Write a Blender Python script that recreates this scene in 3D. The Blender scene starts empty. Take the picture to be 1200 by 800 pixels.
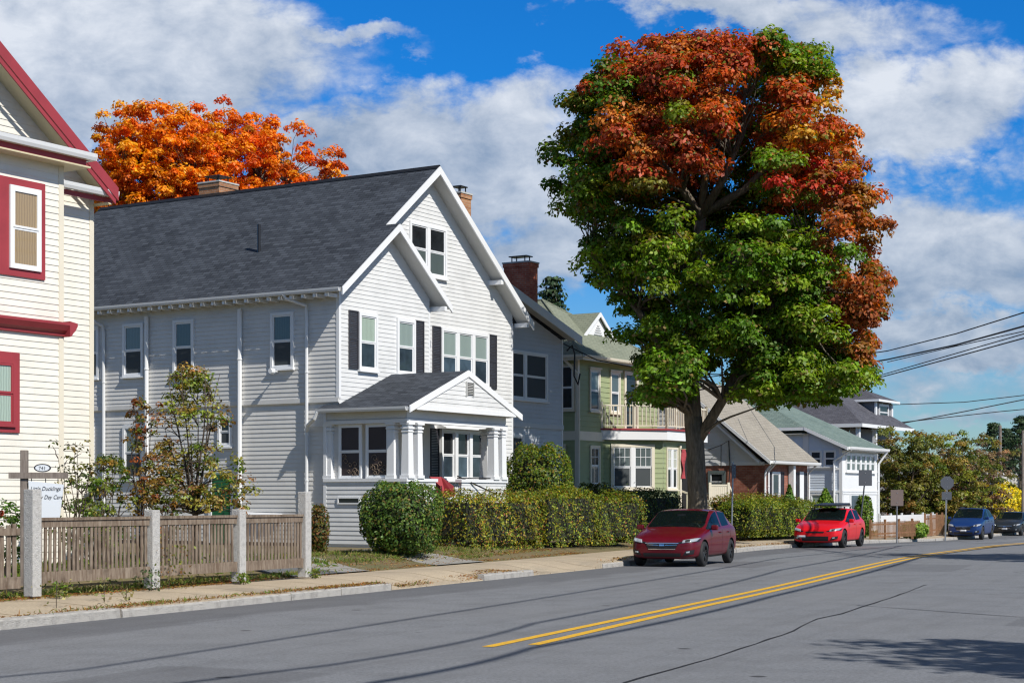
import bpy, bmesh, math, random
import numpy as np
from mathutils import Vector, Matrix
from mathutils.bvhtree import BVHTree
R = math.radians
random.seed(7); rng = np.random.default_rng(11)
scene = bpy.context.scene
COL = scene.collection
V = Vector

# ------------------------------------------------------------------ helpers
def tag(o, label=None, cat=None, group=None, kind=None):
    if label: o['label'] = label
    if cat: o['category'] = cat
    if group: o['group'] = group
    if kind: o['kind'] = kind
    return o
def empty(name, loc, rz=0):
    o = bpy.data.objects.new(name, None); COL.objects.link(o)
    o.location = loc; o.rotation_euler = (0, 0, rz); o.empty_display_size = .3
    return o
def copy_tree(o, parent=None):
    c = o.copy(); COL.objects.link(c); c.parent = parent
    for ch in list(o.children): copy_tree(ch, c)
    return c

class MB:
    def __init__(s): s.v = []; s.f = []
    def add(s, vs, fs):
        n = len(s.v); s.v += [tuple(p) for p in vs]; s.f += [tuple(i+n for i in f) for f in fs]; return s
    def face(s, *pts): return s.add(pts, [tuple(range(len(pts)))])
    def box(s, x0, x1, y0, y1, z0, z1):
        x0, x1 = min(x0, x1), max(x0, x1); y0, y1 = min(y0, y1), max(y0, y1); z0, z1 = min(z0, z1), max(z0, z1)
        return s.add([(x0,y0,z0),(x1,y0,z0),(x1,y1,z0),(x0,y1,z0),(x0,y0,z1),(x1,y0,z1),(x1,y1,z1),(x0,y1,z1)],
                     [(0,3,2,1),(4,5,6,7),(0,1,5,4),(1,2,6,5),(2,3,7,6),(3,0,4,7)])
    def obox(s, O, U, N, u0, u1, h0, h1, n0, n1):
        # box in a wall frame: U across, N out of the wall, Z up
        P = lambda u, n, h: (O[0]+U[0]*u+N[0]*n, O[1]+U[1]*u+N[1]*n, h)
        q = [P(u0,n0,h0),P(u1,n0,h0),P(u1,n1,h0),P(u0,n1,h0),P(u0,n0,h1),P(u1,n0,h1),P(u1,n1,h1),P(u0,n1,h1)]
        f = [(0,1,2,3),(7,6,5,4),(4,5,1,0),(5,6,2,1),(6,7,3,2),(7,4,0,3)]
        if (U[0]*N[1]-U[1]*N[0]) > 0: f = [t[::-1] for t in f]
        return s.add(q, f)
    def prism(s, poly, D):
        # closed prism: poly = list of 3d points, D = extrusion vector
        n = len(poly); a = [V(p) for p in poly]; D = V(D); b = [p+D for p in a]
        nrm = V((0,0,0))
        for i in range(n): nrm += (a[i]-a[0]).cross(a[(i+1) % n]-a[0])
        if nrm.dot(D) > 0: a, b = b, a
        fs = [tuple(range(n)), tuple(range(2*n-1, n-1, -1))]
        for i in range(n):
            j = (i+1) % n; fs.append((i, n+i, n+j, j))
        return s.add(a+b, fs)
    def beam(s, p, q, w, h, up=(0,0,1)):
        p, q = V(p), V(q); d = (q-p).normalized(); up = V(up)
        r = d.cross(up).normalized(); u = r.cross(d).normalized()
        c = [p-r*w/2-u*h/2, p+r*w/2-u*h/2, p+r*w/2+u*h/2, p-r*w/2+u*h/2]
        return s.prism(c, q-p)
    def tube(s, pts, rs, n=8, cap=True):
        pts = [V(p) for p in pts]
        if not hasattr(rs, '__len__'): rs = [rs]*len(pts)
        rings = []; base = len(s.v); vs = []; fs = []
        t0 = (pts[1]-pts[0]).normalized(); a = t0.cross(V((0,0,1)))
        if a.length < .05: a = t0.cross(V((1,0,0)))
        a.normalize()
        for i, p in enumerate(pts):
            t = (pts[min(i+1, len(pts)-1)]-pts[max(i-1, 0)]).normalized()
            a = (a - t*a.dot(t))
            if a.length < 1e-4: a = t.orthogonal()
            a.normalize(); b = t.cross(a)
            for k in range(n):
                th = 2*math.pi*k/n; vs.append(p+(a*math.cos(th)+b*math.sin(th))*rs[i])
        for i in range(len(pts)-1):
            for k in range(n):
                k2 = (k+1) % n; fs.append((i*n+k, i*n+k2, (i+1)*n+k2, (i+1)*n+k))
        if cap: fs.append(tuple(range(n-1, -1, -1))); fs.append(tuple((len(pts)-1)*n+k for k in range(n)))
        return s.add(vs, fs)
    def lathe(s, prof, c, axis='z', n=20):
        # prof: list of (r, h)
        vs = []; fs = []
        for r, h in prof:
            for k in range(n):
                th = 2*math.pi*k/n; x, y = r*math.cos(th), r*math.sin(th)
                p = (x, y, h) if axis == 'z' else ((x, h, y) if axis == 'y' else (h, x, y))
                vs.append((p[0]+c[0], p[1]+c[1], p[2]+c[2]))
        for i in range(len(prof)-1):
            for k in range(n):
                k2 = (k+1) % n; f = (i*n+k, i*n+k2, (i+1)*n+k2, (i+1)*n+k)
                fs.append(f if axis != 'y' else f[::-1])
        return s.add(vs, fs)
    def build(s, name, mat, parent=None, smooth=False, bevel=0, zoff=None):
        me = bpy.data.meshes.new(name); me.from_pydata(s.v, [], s.f); me.update()
        n = len(me.loops)
        uvl = me.uv_layers.new(name='UVMap')
        co = np.empty(len(me.vertices)*3, np.float32); me.vertices.foreach_get('co', co); co = co.reshape(-1, 3)
        li = np.empty(n, np.int32); me.loops.foreach_get('vertex_index', li)
        nn = np.empty(len(me.polygons)*3, np.float32); me.polygons.foreach_get('normal', nn); nn = nn.reshape(-1, 3)
        lt = np.empty(len(me.polygons), np.int32); me.polygons.foreach_get('loop_total', lt)
        nl = np.repeat(nn, lt, axis=0)
        fl = np.hypot(nl[:,0], nl[:,1]); flat = fl < .12
        ux = np.where(flat, 1, -nl[:,1]/np.maximum(fl, 1e-6)); uy = np.where(flat, 0, nl[:,0]/np.maximum(fl, 1e-6))
        U = np.stack([ux, uy, np.zeros_like(ux)], 1); W = np.cross(nl, U)
        P = co[li]
        uv = np.stack([(P*U).sum(1), (P*W).sum(1)], 1).astype(np.float32)
        uvl.data.foreach_set('uv', uv.ravel())
        if smooth: me.polygons.foreach_set('use_smooth', [True]*len(me.polygons))
        o = bpy.data.objects.new(name, me); COL.objects.link(o)
        if mat: me.materials.append(mat)
        if parent is not None:
            o.parent = parent
            if parent.type == 'EMPTY' and parent.get('zb') is not None: o.location.z = -parent['zb']
        if bevel:
            b = o.modifiers.new('b', 'BEVEL'); b.width = bevel; b.segments = 2; b.limit_method = 'ANGLE'; b.angle_limit = R(40)
        return o

def clip(poly, lo, hi):
    def half(P, c, sg):
        out = []
        for i in range(len(P)):
            a, b = P[i], P[(i+1) % len(P)]
            da, db = sg*(a[1]-c), sg*(b[1]-c)
            if da >= 0: out.append(a)
            if (da > 0 and db < 0) or (da < 0 and db > 0):
                t = da/(da-db); out.append((a[0]+(b[0]-a[0])*t, c))
        return out
    P = half(poly, lo, 1)
    return half(P, hi, -1) if len(P) > 2 else []
def siding(mb, O, U, N, poly, pitch=.127, lap=.014):
    """overlapping clapboards filling a convex outline (u, height) on a wall"""
    hs = [p[1] for p in poly]; lo, hi = min(hs), max(hs); k = math.floor(lo/pitch)
    sgn = (U[0]*N[1]-U[1]*N[0]) < 0
    while k*pitch < hi:
        a, b = k*pitch, (k+1)*pitch; k += 1
        P = clip(poly, a+1e-5, b-1e-5)
        if len(P) < 3: continue
        off = lambda h: .003+lap*(1-(h-a)/pitch)
        pts = [(O[0]+U[0]*u+N[0]*off(h), O[1]+U[1]*u+N[1]*off(h), h) for u, h in P]
        ar = sum(P[i][0]*P[(i+1) % len(P)][1]-P[(i+1) % len(P)][0]*P[i][1] for i in range(len(P)))
        if (ar > 0) != sgn: pts = pts[::-1]
        mb.face(*pts)
        m = min(h for u, h in P); us = [u for u, h in P if h < m+.002]
        if max(us)-min(us) > .02:
            u0, u1 = min(us), max(us); o = off(m)
            q = lambda u, n: (O[0]+U[0]*u+N[0]*n, O[1]+U[1]*u+N[1]*n, m)
            mb.face(q(u0, 0), q(u0, o), q(u1, o), q(u1, 0))

# ------------------------------------------------------------------ materials
def newmat(name):
    m = bpy.data.materials.new(name); m.use_nodes = True; nt = m.node_tree
    return m, nt, nt.nodes['Principled BSDF']
def N_(nt, t, **kw):
    n = nt.nodes.new(t)
    for k, v in kw.items():
        if k in n.inputs: n.inputs[k].default_value = v
        else: setattr(n, k, v)
    return n
def mixc(nt, fac, a, b, mode='MIX'):
    m = nt.nodes.new('ShaderNodeMix'); m.data_type = 'RGBA'; m.blend_type = mode
    for i, x in ((0, fac), (6, a), (7, b)):
        if hasattr(x, 'is_output'): nt.links.new(x, m.inputs[i])
        elif i == 0: m.inputs[0].default_value = x
        else: m.inputs[i].default_value = (*x, 1)
    return m.outputs[2]
def ramp(nt, src, a, b):
    r = nt.nodes.new('ShaderNodeMapRange'); r.inputs[1].default_value = a; r.inputs[2].default_value = b
    nt.links.new(src, r.inputs[0]); return r.outputs[0]
def mapped(nt, scale=(1,1,1), coord='UV'):
    tc = nt.nodes.new('ShaderNodeTexCoord'); mp = nt.nodes.new('ShaderNodeMapping'); mp.inputs['Scale'].default_value = scale
    nt.links.new(tc.outputs[coord], mp.inputs[0]); return mp.outputs[0]
def noise(nt, vec, scale, detail=4, rough=.6):
    n = N_(nt, 'ShaderNodeTexNoise', Scale=scale, Detail=detail, Roughness=rough); nt.links.new(vec, n.inputs['Vector']); return n.outputs['Fac']
def paint(name, c, rough=.5, var=.12, dirt=(.5,.47,.4), coord='UV', metal=0, bump=0, scale=1.3, spec=None):
    m, nt, b = newmat(name); v = mapped(nt, coord=coord)
    n1 = noise(nt, v, scale, 5); n2 = noise(nt, mapped(nt, (4, .5, 1), coord), 3, 4)
    c2 = tuple(x*d for x, d in zip(c, dirt))
    k = mixc(nt, ramp(nt, n1, .45, .95), c, tuple(x*(1-var*2) for x in c))
    k = mixc(nt, ramp(nt, n2, .58, 1.3), k, c2)
    nt.links.new(k, b.inputs['Base Color']); b.inputs['Roughness'].default_value = rough; b.inputs['Metallic'].default_value = metal
    if spec is not None: b.inputs['Specular IOR Level'].default_value = spec
    if bump:
        bp = N_(nt, 'ShaderNodeBump', Strength=bump, Distance=.02); nt.links.new(noise(nt, v, 40, 3), bp.inputs['Height']); nt.links.new(bp.outputs[0], b.inputs['Normal'])
    return m
def shingle(name, c1, c2, mort, w=.3, h=.14, sc=1):
    m, nt, b = newmat(name); v = mapped(nt)
    br = N_(nt, 'ShaderNodeTexBrick', Scale=1.0); br.inputs['Color1'].default_value = (*c1, 1); br.inputs['Color2'].default_value = (*c2, 1); br.inputs['Mortar'].default_value = (*mort, 1)
    br.inputs['Brick Width'].default_value = w; br.inputs['Row Height'].default_value = h; br.inputs['Mortar Size'].default_value = .012; br.inputs['Mortar Smooth'].default_value = .3; br.inputs['Bias'].default_value = 0
    nt.links.new(v, br.inputs['Vector'])
    n = noise(nt, v, .7, 6, .7); n2 = noise(nt, v, 60, 2)
    k = mixc(nt, ramp(nt, n, .35, .75), br.outputs['Color'], tuple(x*1.25 for x in c2), 'MIX'); k2 = mixc(nt, .5, br.outputs['Color'], k)
    k3 = mixc(nt, ramp(nt, n2, .3, .8), k2, tuple(x*.5 for x in c1))
    k4 = mixc(nt, .35, k2, k3)
    nt.links.new(k4, b.inputs['Base Color']); b.inputs['Roughness'].default_value = .85; b.inputs['Specular IOR Level'].default_value = .25
    bp = N_(nt, 'ShaderNodeBump', Strength=.6, Distance=.02); nt.links.new(br.outputs['Fac'], bp.inputs['Height']); bp.invert = True
    nt.links.new(bp.outputs[0], b.inputs['Normal']); return m
def brick(name, c1, c2, mort):
    m, nt, b = newmat(name); v = mapped(nt)
    br = N_(nt, 'ShaderNodeTexBrick', Scale=1.0); br.inputs['Color1'].default_value = (*c1, 1); br.inputs['Color2'].default_value = (*c2, 1); br.inputs['Mortar'].default_value = (*mort, 1)
    br.inputs['Brick Width'].default_value = .22; br.inputs['Row Height'].default_value = .075; br.inputs['Mortar Size'].default_value = .006
    nt.links.new(v, br.inputs['Vector'])
    k = mixc(nt, ramp(nt, noise(nt, v, 3, 5), .4, .8), br.outputs['Color'], tuple(x*.55 for x in c1))
    nt.links.new(k, b.inputs['Base Color']); b.inputs['Roughness'].default_value = .85
    bp = N_(nt, 'ShaderNodeBump', Strength=.5, Distance=.01); bp.invert = True; nt.links.new(br.outputs['Fac'], bp.inputs['Height']); nt.links.new(bp.outputs[0], b.inputs['Normal']); return m
def glassmat(name, c, rough=.06, spec=.45):
    m, nt, b = newmat(name); v = mapped(nt, (1,1,1), 'Object')
    k = mixc(nt, ramp(nt, noise(nt, v, 2.2, 2), .4, .7), c, tuple(x*.55 for x in c))
    nt.links.new(k, b.inputs['Base Color']); b.inputs['Roughness'].default_value = rough; b.inputs['Specular IOR Level'].default_value = spec
    b.inputs['Coat Weight'].default_value = .12; b.inputs['Coat Roughness'].default_value = .03
    bp = N_(nt, 'ShaderNodeBump', Strength=.08, Distance=.05); nt.links.new(noise(nt, v, 1.4, 1), bp.inputs['Height']); nt.links.new(bp.outputs[0], b.inputs['Normal'])
    return m
def curtain(name, c):
    m, nt, b = newmat(name)
    w = N_(nt, 'ShaderNodeTexWave', Scale=5.0, Distortion=2.0); nt.links.new(mapped(nt), w.inputs['Vector'])
    k = mixc(nt, w.outputs['Fac'], tuple(x*.72 for x in c), c)
    nt.links.new(k, b.inputs['Base Color']); b.inputs['Roughness'].default_value = .3; b.inputs['Coat Weight'].default_value = .8; b.inputs['Coat Roughness'].default_value = .04
    return m
def carpaint(name, c, flake=.0):
    m, nt, b = newmat(name)
    k = mixc(nt, ramp(nt, noise(nt, mapped(nt, (1,1,1), 'Object'), 2.5, 4), .4, .9), c, tuple(x*.86 for x in c))
    nt.links.new(k, b.inputs['Base Color']); b.inputs['Roughness'].default_value = .38; b.inputs['Metallic'].default_value = flake
    b.inputs['Coat Weight'].default_value = .4; b.inputs['Coat Roughness'].default_value = .03; b.inputs['Specular IOR Level'].default_value = .3; return m
def leafmat(name, trans=.35, rough=.5):
    m, nt, b = newmat(name)
    a = nt.nodes.new('ShaderNodeAttribute'); a.attribute_name = 'Col'
    nt.links.new(a.outputs['Color'], b.inputs['Base Color']); b.inputs['Roughness'].default_value = rough; b.inputs['Specular IOR Level'].default_value = .35
    t = nt.nodes.new('ShaderNodeBsdfTranslucent'); mx = nt.nodes.new('ShaderNodeMixShader'); mx.inputs[0].default_value = trans
    hs = N_(nt, 'ShaderNodeHueSaturation', Value=1.5, Saturation=1.1); nt.links.new(a.outputs['Color'], hs.inputs['Color']); nt.links.new(hs.outputs[0], t.inputs[0])
    nt.links.new(b.outputs[0], mx.inputs[1]); nt.links.new(t.outputs[0], mx.inputs[2]); nt.links.new(mx.outputs[0], nt.nodes['Material Output'].inputs[0]); return m
def barkmat(name, c):
    m, nt, b = newmat(name); v = mapped(nt, (1,1,.22), 'Object')
    n = noise(nt, v, 14, 6, .7)
    k = mixc(nt, ramp(nt, n, .35, .7), tuple(x*.35 for x in c), c); nt.links.new(k, b.inputs['Base Color']); b.inputs['Roughness'].default_value = .9
    bp = N_(nt, 'ShaderNodeBump', Strength=.9, Distance=.06); nt.links.new(n, bp.inputs['Height']); nt.links.new(bp.outputs[0], b.inputs['Normal']); return m
def woodmat(name, c, c2):
    m, nt, b = newmat(name); v = mapped(nt, (1,1,.12), 'Object')
    n = noise(nt, v, 22, 5, .7); n2 = noise(nt, mapped(nt, (1,1,1), 'Object'), 5, 3)
    k = mixc(nt, ramp(nt, n, .35, .7), c, c2); k = mixc(nt, ramp(nt, n2, .5, .9), k, tuple(x*.45 for x in c))
    nt.links.new(k, b.inputs['Base Color']); b.inputs['Roughness'].default_value = .85; return m

M = {}
M['white_siding'] = paint('white_siding', (.71,.715,.71), .5, .12, (.76,.73,.68))
M['shade_warmed_siding'] = paint('shade_warmed_siding', (.70,.69,.665), .5, .12, (.74,.71,.66))  # the house's white clapboard, warmed to offset blue shade on the left wall
M['cream_siding'] = paint('cream_siding', (.80,.762,.675), .5, .1, (.8,.76,.66))
M['green_siding'] = paint('green_siding', (.31,.36,.19), .6, .1, (.8,.8,.7))
M['blue_siding'] = paint('blue_siding', (.70,.77,.86), .5, .05, (.85,.85,.85))
M['slate_siding'] = paint('slate_siding', (.22,.22,.23), .6)
M['trim'] = paint('white_trim', (.80,.81,.82), .4, .03, (.85,.82,.76))
M['cream_trim'] = paint('cream_trim', (.74,.68,.55), .45, .05, (.85,.8,.7))
M['shaded_wing_siding'] = paint('shaded_wing_siding', (.56,.59,.62), .5, .08)  # white clapboard darkened: the maple's shade is put into the colour
M['soffit'] = paint('soffit_paint', (.52,.52,.5), .6, .06)
M['beige_soffit'] = paint('beige_soffit', (.62,.55,.36), .6, .08)
M['red_trim'] = paint('red_trim', (.33,.04,.05), .55, .16, (.75,.75,.75))
M['shutter'] = paint('shutter_paint', (.045,.045,.055), .5, .1)
M['black'] = paint('black_metal', (.015,.015,.017), .4, .1)
M['dark'] = paint('dark_void', (.012,.012,.013), .9, .1)
M['green_door'] = paint('green_door', (.01,.12,.035), .35, .1)
M['roof_dark'] = shingle('charcoal_shingles', (.026,.031,.041), (.075,.086,.106), (.010,.012,.016))
M['roof_green'] = shingle('sage_shingles', (.20,.225,.17), (.25,.27,.205), (.12,.135,.1))
M['roof_beige'] = shingle('beige_shingles', (.29,.265,.225), (.355,.325,.275), (.2,.18,.15))
M['roof_teal'] = shingle('teal_shingles', (.13,.185,.17), (.20,.26,.235), (.08,.11,.1))
M['roof_slate'] = shingle('slate_shingles', (.07,.07,.085), (.12,.12,.14), (.035,.035,.045))
M['brick_red'] = brick('red_brick', (.55,.11,.05), (.68,.2,.1), (.5,.4,.32))
M['brick_brown'] = brick('brown_brick', (.30,.085,.05), (.44,.17,.11), (.34,.28,.23))
M['brick_tan'] = brick('tan_brick', (.38,.16,.07), (.5,.26,.12), (.4,.35,.3))
M['glass_dark'] = glassmat('dark_window_glass', (.022,.026,.03))
M['glass_blue'] = glassmat('blue_window_glass', (.07,.11,.15))
M['glass_car'] = glassmat('car_glass', (.012,.02,.022), .03, 1)
_m, _nt, _b = newmat('windscreen_glass'); _b.inputs['Base Color'].default_value = (.01,.018,.018,1); _b.inputs['Roughness'].default_value = .03; _b.inputs['Specular IOR Level'].default_value = .7
_t = N_(_nt, 'ShaderNodeBsdfTransparent'); _t.inputs[0].default_value = (.62,.74,.70,1); _x = N_(_nt, 'ShaderNodeMixShader'); _x.inputs[0].default_value = .55; _nt.links.new(_b.outputs[0], _x.inputs[1]); _nt.links.new(_t.outputs[0], _x.inputs[2]); _nt.links.new(_x.outputs[0], _nt.nodes['Material Output'].inputs[0]); M['glass_see'] = _m
M['seat'] = paint('seat_fabric', (.06,.06,.062), .8, .1)
M['blind'] = curtain('green_white_blind', (.40,.50,.42))
M['blind2'] = curtain('ivory_blind', (.48,.50,.40)); M['blind3'] = curtain('drawn_curtain', (.30,.38,.36))
M['glass2'] = glassmat('slate_window_glass', (.04,.06,.08)); M['blind_grey2'] = curtain('dark_grey_blind', (.10,.13,.13))  # darker grey blind tint, picked at random per pane
M['blind_grey'] = curtain('grey_blind', (.16,.20,.20))
M['curtain_brown'] = curtain('brown_curtain', (.38,.27,.14))
M['screen'] = paint('insect_screen', (.05,.06,.065), .7, .1)
M['door_screen'] = paint('door_screen', (.045,.03,.028), .5, .25)
M['gutter'] = paint('gutter_metal', (.72,.73,.74), .35, .05, (.7,.68,.62))
M['steel'] = paint('galvanised_steel', (.33,.34,.36), .4, .1, metal=.7)
M['sign_back'] = paint('sign_back', (.07,.08,.10), .6, .1)
M['sign_brown'] = paint('sign_brown', (.16,.12,.11), .6, .1)
M['granite'] = paint('granite', (.50,.49,.47), .85, .28, (.55,.52,.45), bump=1, scale=14)
M['kerb'] = paint('granite_kerb', (.42,.40,.37), .9, .34, (.4,.33,.24), bump=1, scale=5)
M['concrete'] = paint('concrete', (.40,.36,.30), .9, .12, (.7,.66,.6), bump=.4)
M['concrete_grey'] = paint('pale_concrete', (.30,.29,.27), .9, .12, (.7,.66,.6), bump=.4)
M['foundation'] = paint('foundation_paint', (.20,.14,.12), .8, .2)
M['fence'] = woodmat('weathered_wood', (.125,.083,.055), (.30,.245,.19))
M['post_wood'] = woodmat('grey_wood', (.16,.13,.11), (.27,.23,.20))
M['rust_wood'] = woodmat('rust_wood', (.25,.12,.06), (.36,.2,.1))
M['bark'] = barkmat('maple_bark', (.22,.18,.13))
M['bark_grey'] = barkmat('pale_bark', (.30,.26,.19))
M['twig'] = barkmat('twig_bark', (.12,.09,.065))
M['leaf'] = leafmat('leaf'); M['needle'] = leafmat('needle', .15, .6)
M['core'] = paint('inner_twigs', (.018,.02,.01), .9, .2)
M['red_fabric'] = paint('red_fabric', (.36,.05,.06), .8, .1)
M['sign_white'] = paint('sign_board', (.72,.76,.80), .5, .04, (.85,.85,.85))
M['ink'] = paint('sign_ink', (.03,.035,.045), .6, .05)
M['tyre'] = paint('tyre_rubber', (.018,.018,.019), .75, .1)
M['alloy'] = paint('alloy', (.28,.29,.3), .3, .05, metal=.8)
M['dark_alloy'] = paint('dark_alloy', (.07,.07,.075), .35, .05, metal=.6)
M['chrome'] = paint('chrome', (.7,.7,.72), .15, .02, metal=1)
M['lamp_glass'] = paint('lamp_glass', (.62,.66,.7), .08, .1, metal=.5)
M['amber'] = paint('amber_lens', (.7,.25,.02), .2, .05)
M['plate'] = paint('plate', (.62,.64,.68), .4, .1)
M['plastic'] = paint('black_plastic', (.012,.012,.014), .45, .05)
M['crimson'] = carpaint('crimson_paint', (.11,.001,.008)); M['scarlet'] = carpaint('scarlet_paint', (.72,.008,.015), .05)
M['navy'] = carpaint('blue_paint', (.008,.034,.14)); M['graphite'] = carpaint('dark_paint', (.02,.024,.03)); M['petrol'] = carpaint('petrol_paint', (.02,.07,.09))
M['wire'] = paint('cable', (.012,.012,.013), .6, .05)
M['white_wall'] = paint('white_render', (.68,.66,.63), .7, .08)

# ------------------------------------------------------------------ layout
KEY = [(-24.9,-20),(-15.5,2.9),(-6.86,22.9),(-2.31,33.0),(2.66,44.3),(5.5,51.5),(8.7,59.3),(13.0,67.2),(22.2,87),(41,124),(80,196),(130,286)]
def smooth_poly(K, step=.5):
    out = []
    P = [V((a, b)) for a, b in K]
    for i in range(len(P)-1):
        p0 = P[max(i-1, 0)]; p1 = P[i]; p2 = P[i+1]; p3 = P[min(i+2, len(P)-1)]
        n = max(2, int((p2-p1).length/step))
        for k in range(n):
            t = k/n
            out.append(.5*((2*p1)+(p2-p0)*t+(2*p0-5*p1+4*p2-p3)*t*t+(3*p1-p0-3*p2+p3)*t**3))
    out.append(P[-1]); return out
KL = smooth_poly(KEY)
KN = []
for i in range(len(KL)):
    d = (KL[min(i+2, len(KL)-1)]-KL[max(i-2, 0)]).normalized(); KN.append(V((-d.y, d.x)))
KA = np.array([(p.x, p.y) for p in KL]); KNA = np.array([(p.x, p.y) for p in KN])
def sm(a, b, x):
    t = min(1, max(0, (x-a)/(b-a))); return t*t*(3-2*t)
def E(y): return -.35*sm(62, 92, y)-.25*sm(92, 140, y)
def S_of(x, y):
    d = (KA[:,0]-x)**2+(KA[:,1]-y)**2; i = int(d.argmin())
    return (x-KA[i,0])*KNA[i,0]+(y-KA[i,1])*KNA[i,1], i
GAPS = [(33.3,37.4),(39.0,43.0)]      # lowered kerbs (by depth)
def edge_h(y):
    h = .13
    for a, b in GAPS: h = min(h, .13-.11*(sm(a-.5, a+.1, y)-sm(b-.1, b+.5, y)))
    return h
def GH(x, y, s=None):
    if s is None: s, _ = S_of(x, y)
    if s < 0: return E(y)
    eh = edge_h(y)
    if s < 2.25: b = eh+(.2-eh)*sm(0, 1.4, s)
    else: b = .2+.22*sm(2.3, 4.6, s)
    return b+E(y)
def px(p, z): return (p-600)/2000*z     # sideways metres of a sight line at depth z
def py(q, z): return 1.75+(585-q)/2000*z
# ------------------------------------------------------------------ ground
def strip(name, smin, smax, n, zf, mat, y0=-30, y1=400, kind='structure', dz=0, wob=0, side=1):
    mb = MB(); rows = []
    for i in range(len(KL)):
        if not (y0 <= KL[i].y <= y1): continue
        row = []
        for k in range(n+1):
            s = smin+(smax-smin)*k/n
            if wob and k in (0, n): s += wob*(math.sin(i*1.7)+math.sin(i*.61+k))*.5
            p = KL[i]+KN[i]*s; row.append((p.x, p.y, zf(s, KL[i].y, p)+dz))
        rows.append(row)
    vs = [p for r in rows for p in r]; m = n+1; fs = []
    for i in range(len(rows)-1):
        for k in range(n): fs.append((i*m+k, i*m+k+1, (i+1)*m+k+1, (i+1)*m+k)[::-1])
    mb.add(vs, fs); o = mb.build(name, mat)
    uv = o.data.uv_layers[0].data      # along / across the street
    ys = {}
    for lp in o.data.loops:
        vi = lp.vertex_index; uv[lp.index].uv = ((vi//m)*.5, smin+(smax-smin)*(vi % m)/n)
    return tag(o, kind=kind)
# asphalt
m, nt, b = newmat('asphalt'); v = mapped(nt, coord='Object'); uvv = mapped(nt)
sx = nt.nodes.new('ShaderNodeSeparateXYZ'); nt.links.new(uvv, sx.inputs[0])
fine = noise(nt, v, 20, 7, .95); mid = noise(nt, v, 1.1, 6, .65); big = noise(nt, v, .18, 4)
k = mixc(nt, ramp(nt, fine, .32, .7), (.055,.059,.066), (.34,.352,.375))
k = mixc(nt, ramp(nt, mid, .45, .8), k, mixc(nt, .55, k, (.085,.087,.092))); k2 = mixc(nt, ramp(nt, big, .35, .7), k, (.20,.202,.208)); k = mixc(nt, .45, k, k2)
ln = N_(nt, 'ShaderNodeTexNoise', Scale=1.0, Detail=5.0, Roughness=.7); nt.links.new(mapped(nt, (.06, 1.6, 1)), ln.inputs['Vector']); k = mixc(nt, ramp(nt, ln.outputs['Fac'], .5, .75), k, mixc(nt, .4, k, (.09,.09,.094)))
pt_ = N_(nt, 'ShaderNodeTexVoronoi', Scale=.16, feature='F1', distance='CHEBYCHEV'); nt.links.new(mapped(nt, (.5,1,1)), pt_.inputs['Vector'])
k = mixc(nt, ramp(nt, pt_.outputs['Distance'], .17, .16), k, mixc(nt, .3, k, (.07,.07,.075)))
ad = N_(nt, 'ShaderNodeMath', operation='MULTIPLY_ADD'); nt.links.new(noise(nt, mapped(nt, (.25,1,1)), 1.5, 4), ad.inputs[0]); ad.inputs[1].default_value = 1.6; nt.links.new(sx.outputs['Y'], ad.inputs[2])
k = mixc(nt, ramp(nt, ad.outputs[0], -1.0, -.55), k, mixc(nt, .42, k, (.060,.060,.066)))
sp = N_(nt, 'ShaderNodeTexVoronoi', Scale=.55); nt.links.new(v, sp.inputs['Vector'])
k = mixc(nt, ramp(nt, sp.outputs['Distance'], .055, .035), k, (.055,.055,.058))
nt.links.new(k, b.inputs['Base Color']); b.inputs['Roughness'].default_value = .8; b.inputs['Specular IOR Level'].default_value = .35
bp = N_(nt, 'ShaderNodeBump', Strength=.35, Distance=.01); nt.links.new(fine, bp.inputs['Height']); nt.links.new(bp.outputs[0], b.inputs['Normal'])
M['asphalt'] = m
# pavement: tan concrete with joints, stains and worn patches
m, nt, b = newmat('pavement'); v = mapped(nt)
n1 = noise(nt, v, .9, 6, .7); n2 = noise(nt, v, 25, 4, .8)
br = N_(nt, 'ShaderNodeTexBrick', Scale=1.0); br.inputs['Brick Width'].default_value = 1.5; br.inputs['Row Height'].default_value = 3.0; br.inputs['Mortar Size'].default_value = .025
br.inputs['Color1'].default_value = (1,1,1,1); br.inputs['Color2'].default_value = (.93,.93,.93,1); br.inputs['Mortar'].default_value = (.5,.45,.38,1); br.offset = 0
nt.links.new(v, br.inputs['Vector'])
k = mixc(nt, ramp(nt, n1, .35, .75), (.56,.46,.325), (.40,.325,.235)); k = mixc(nt, ramp(nt, n2, .4, .8), k, (.25,.205,.15)); k = mixc(nt, ramp(nt, noise(nt, v, .35, 5, .7), .55, .62), k, mixc(nt, .35, k, (.2,.18,.15)))
k = mixc(nt, 1, k, br.outputs['Color'], 'MULTIPLY')
nt.links.new(k, b.inputs['Base Color']); b.inputs['Roughness'].default_value = .9
M['pavement'] = m
# soil + grass ground
m, nt, b = newmat('yard_ground'); v = mapped(nt, coord='Object')
k = mixc(nt, ramp(nt, noise(nt, v, .8, 6, .7), .38, .62), (.16,.115,.06), (.07,.095,.025)); k = mixc(nt, ramp(nt, noise(nt, v, 12, 4, .8), .4, .7), k, (.24,.17,.09))
nt.links.new(k, b.inputs['Base Color']); b.inputs['Roughness'].default_value = .95
M['soil'] = m

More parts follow.
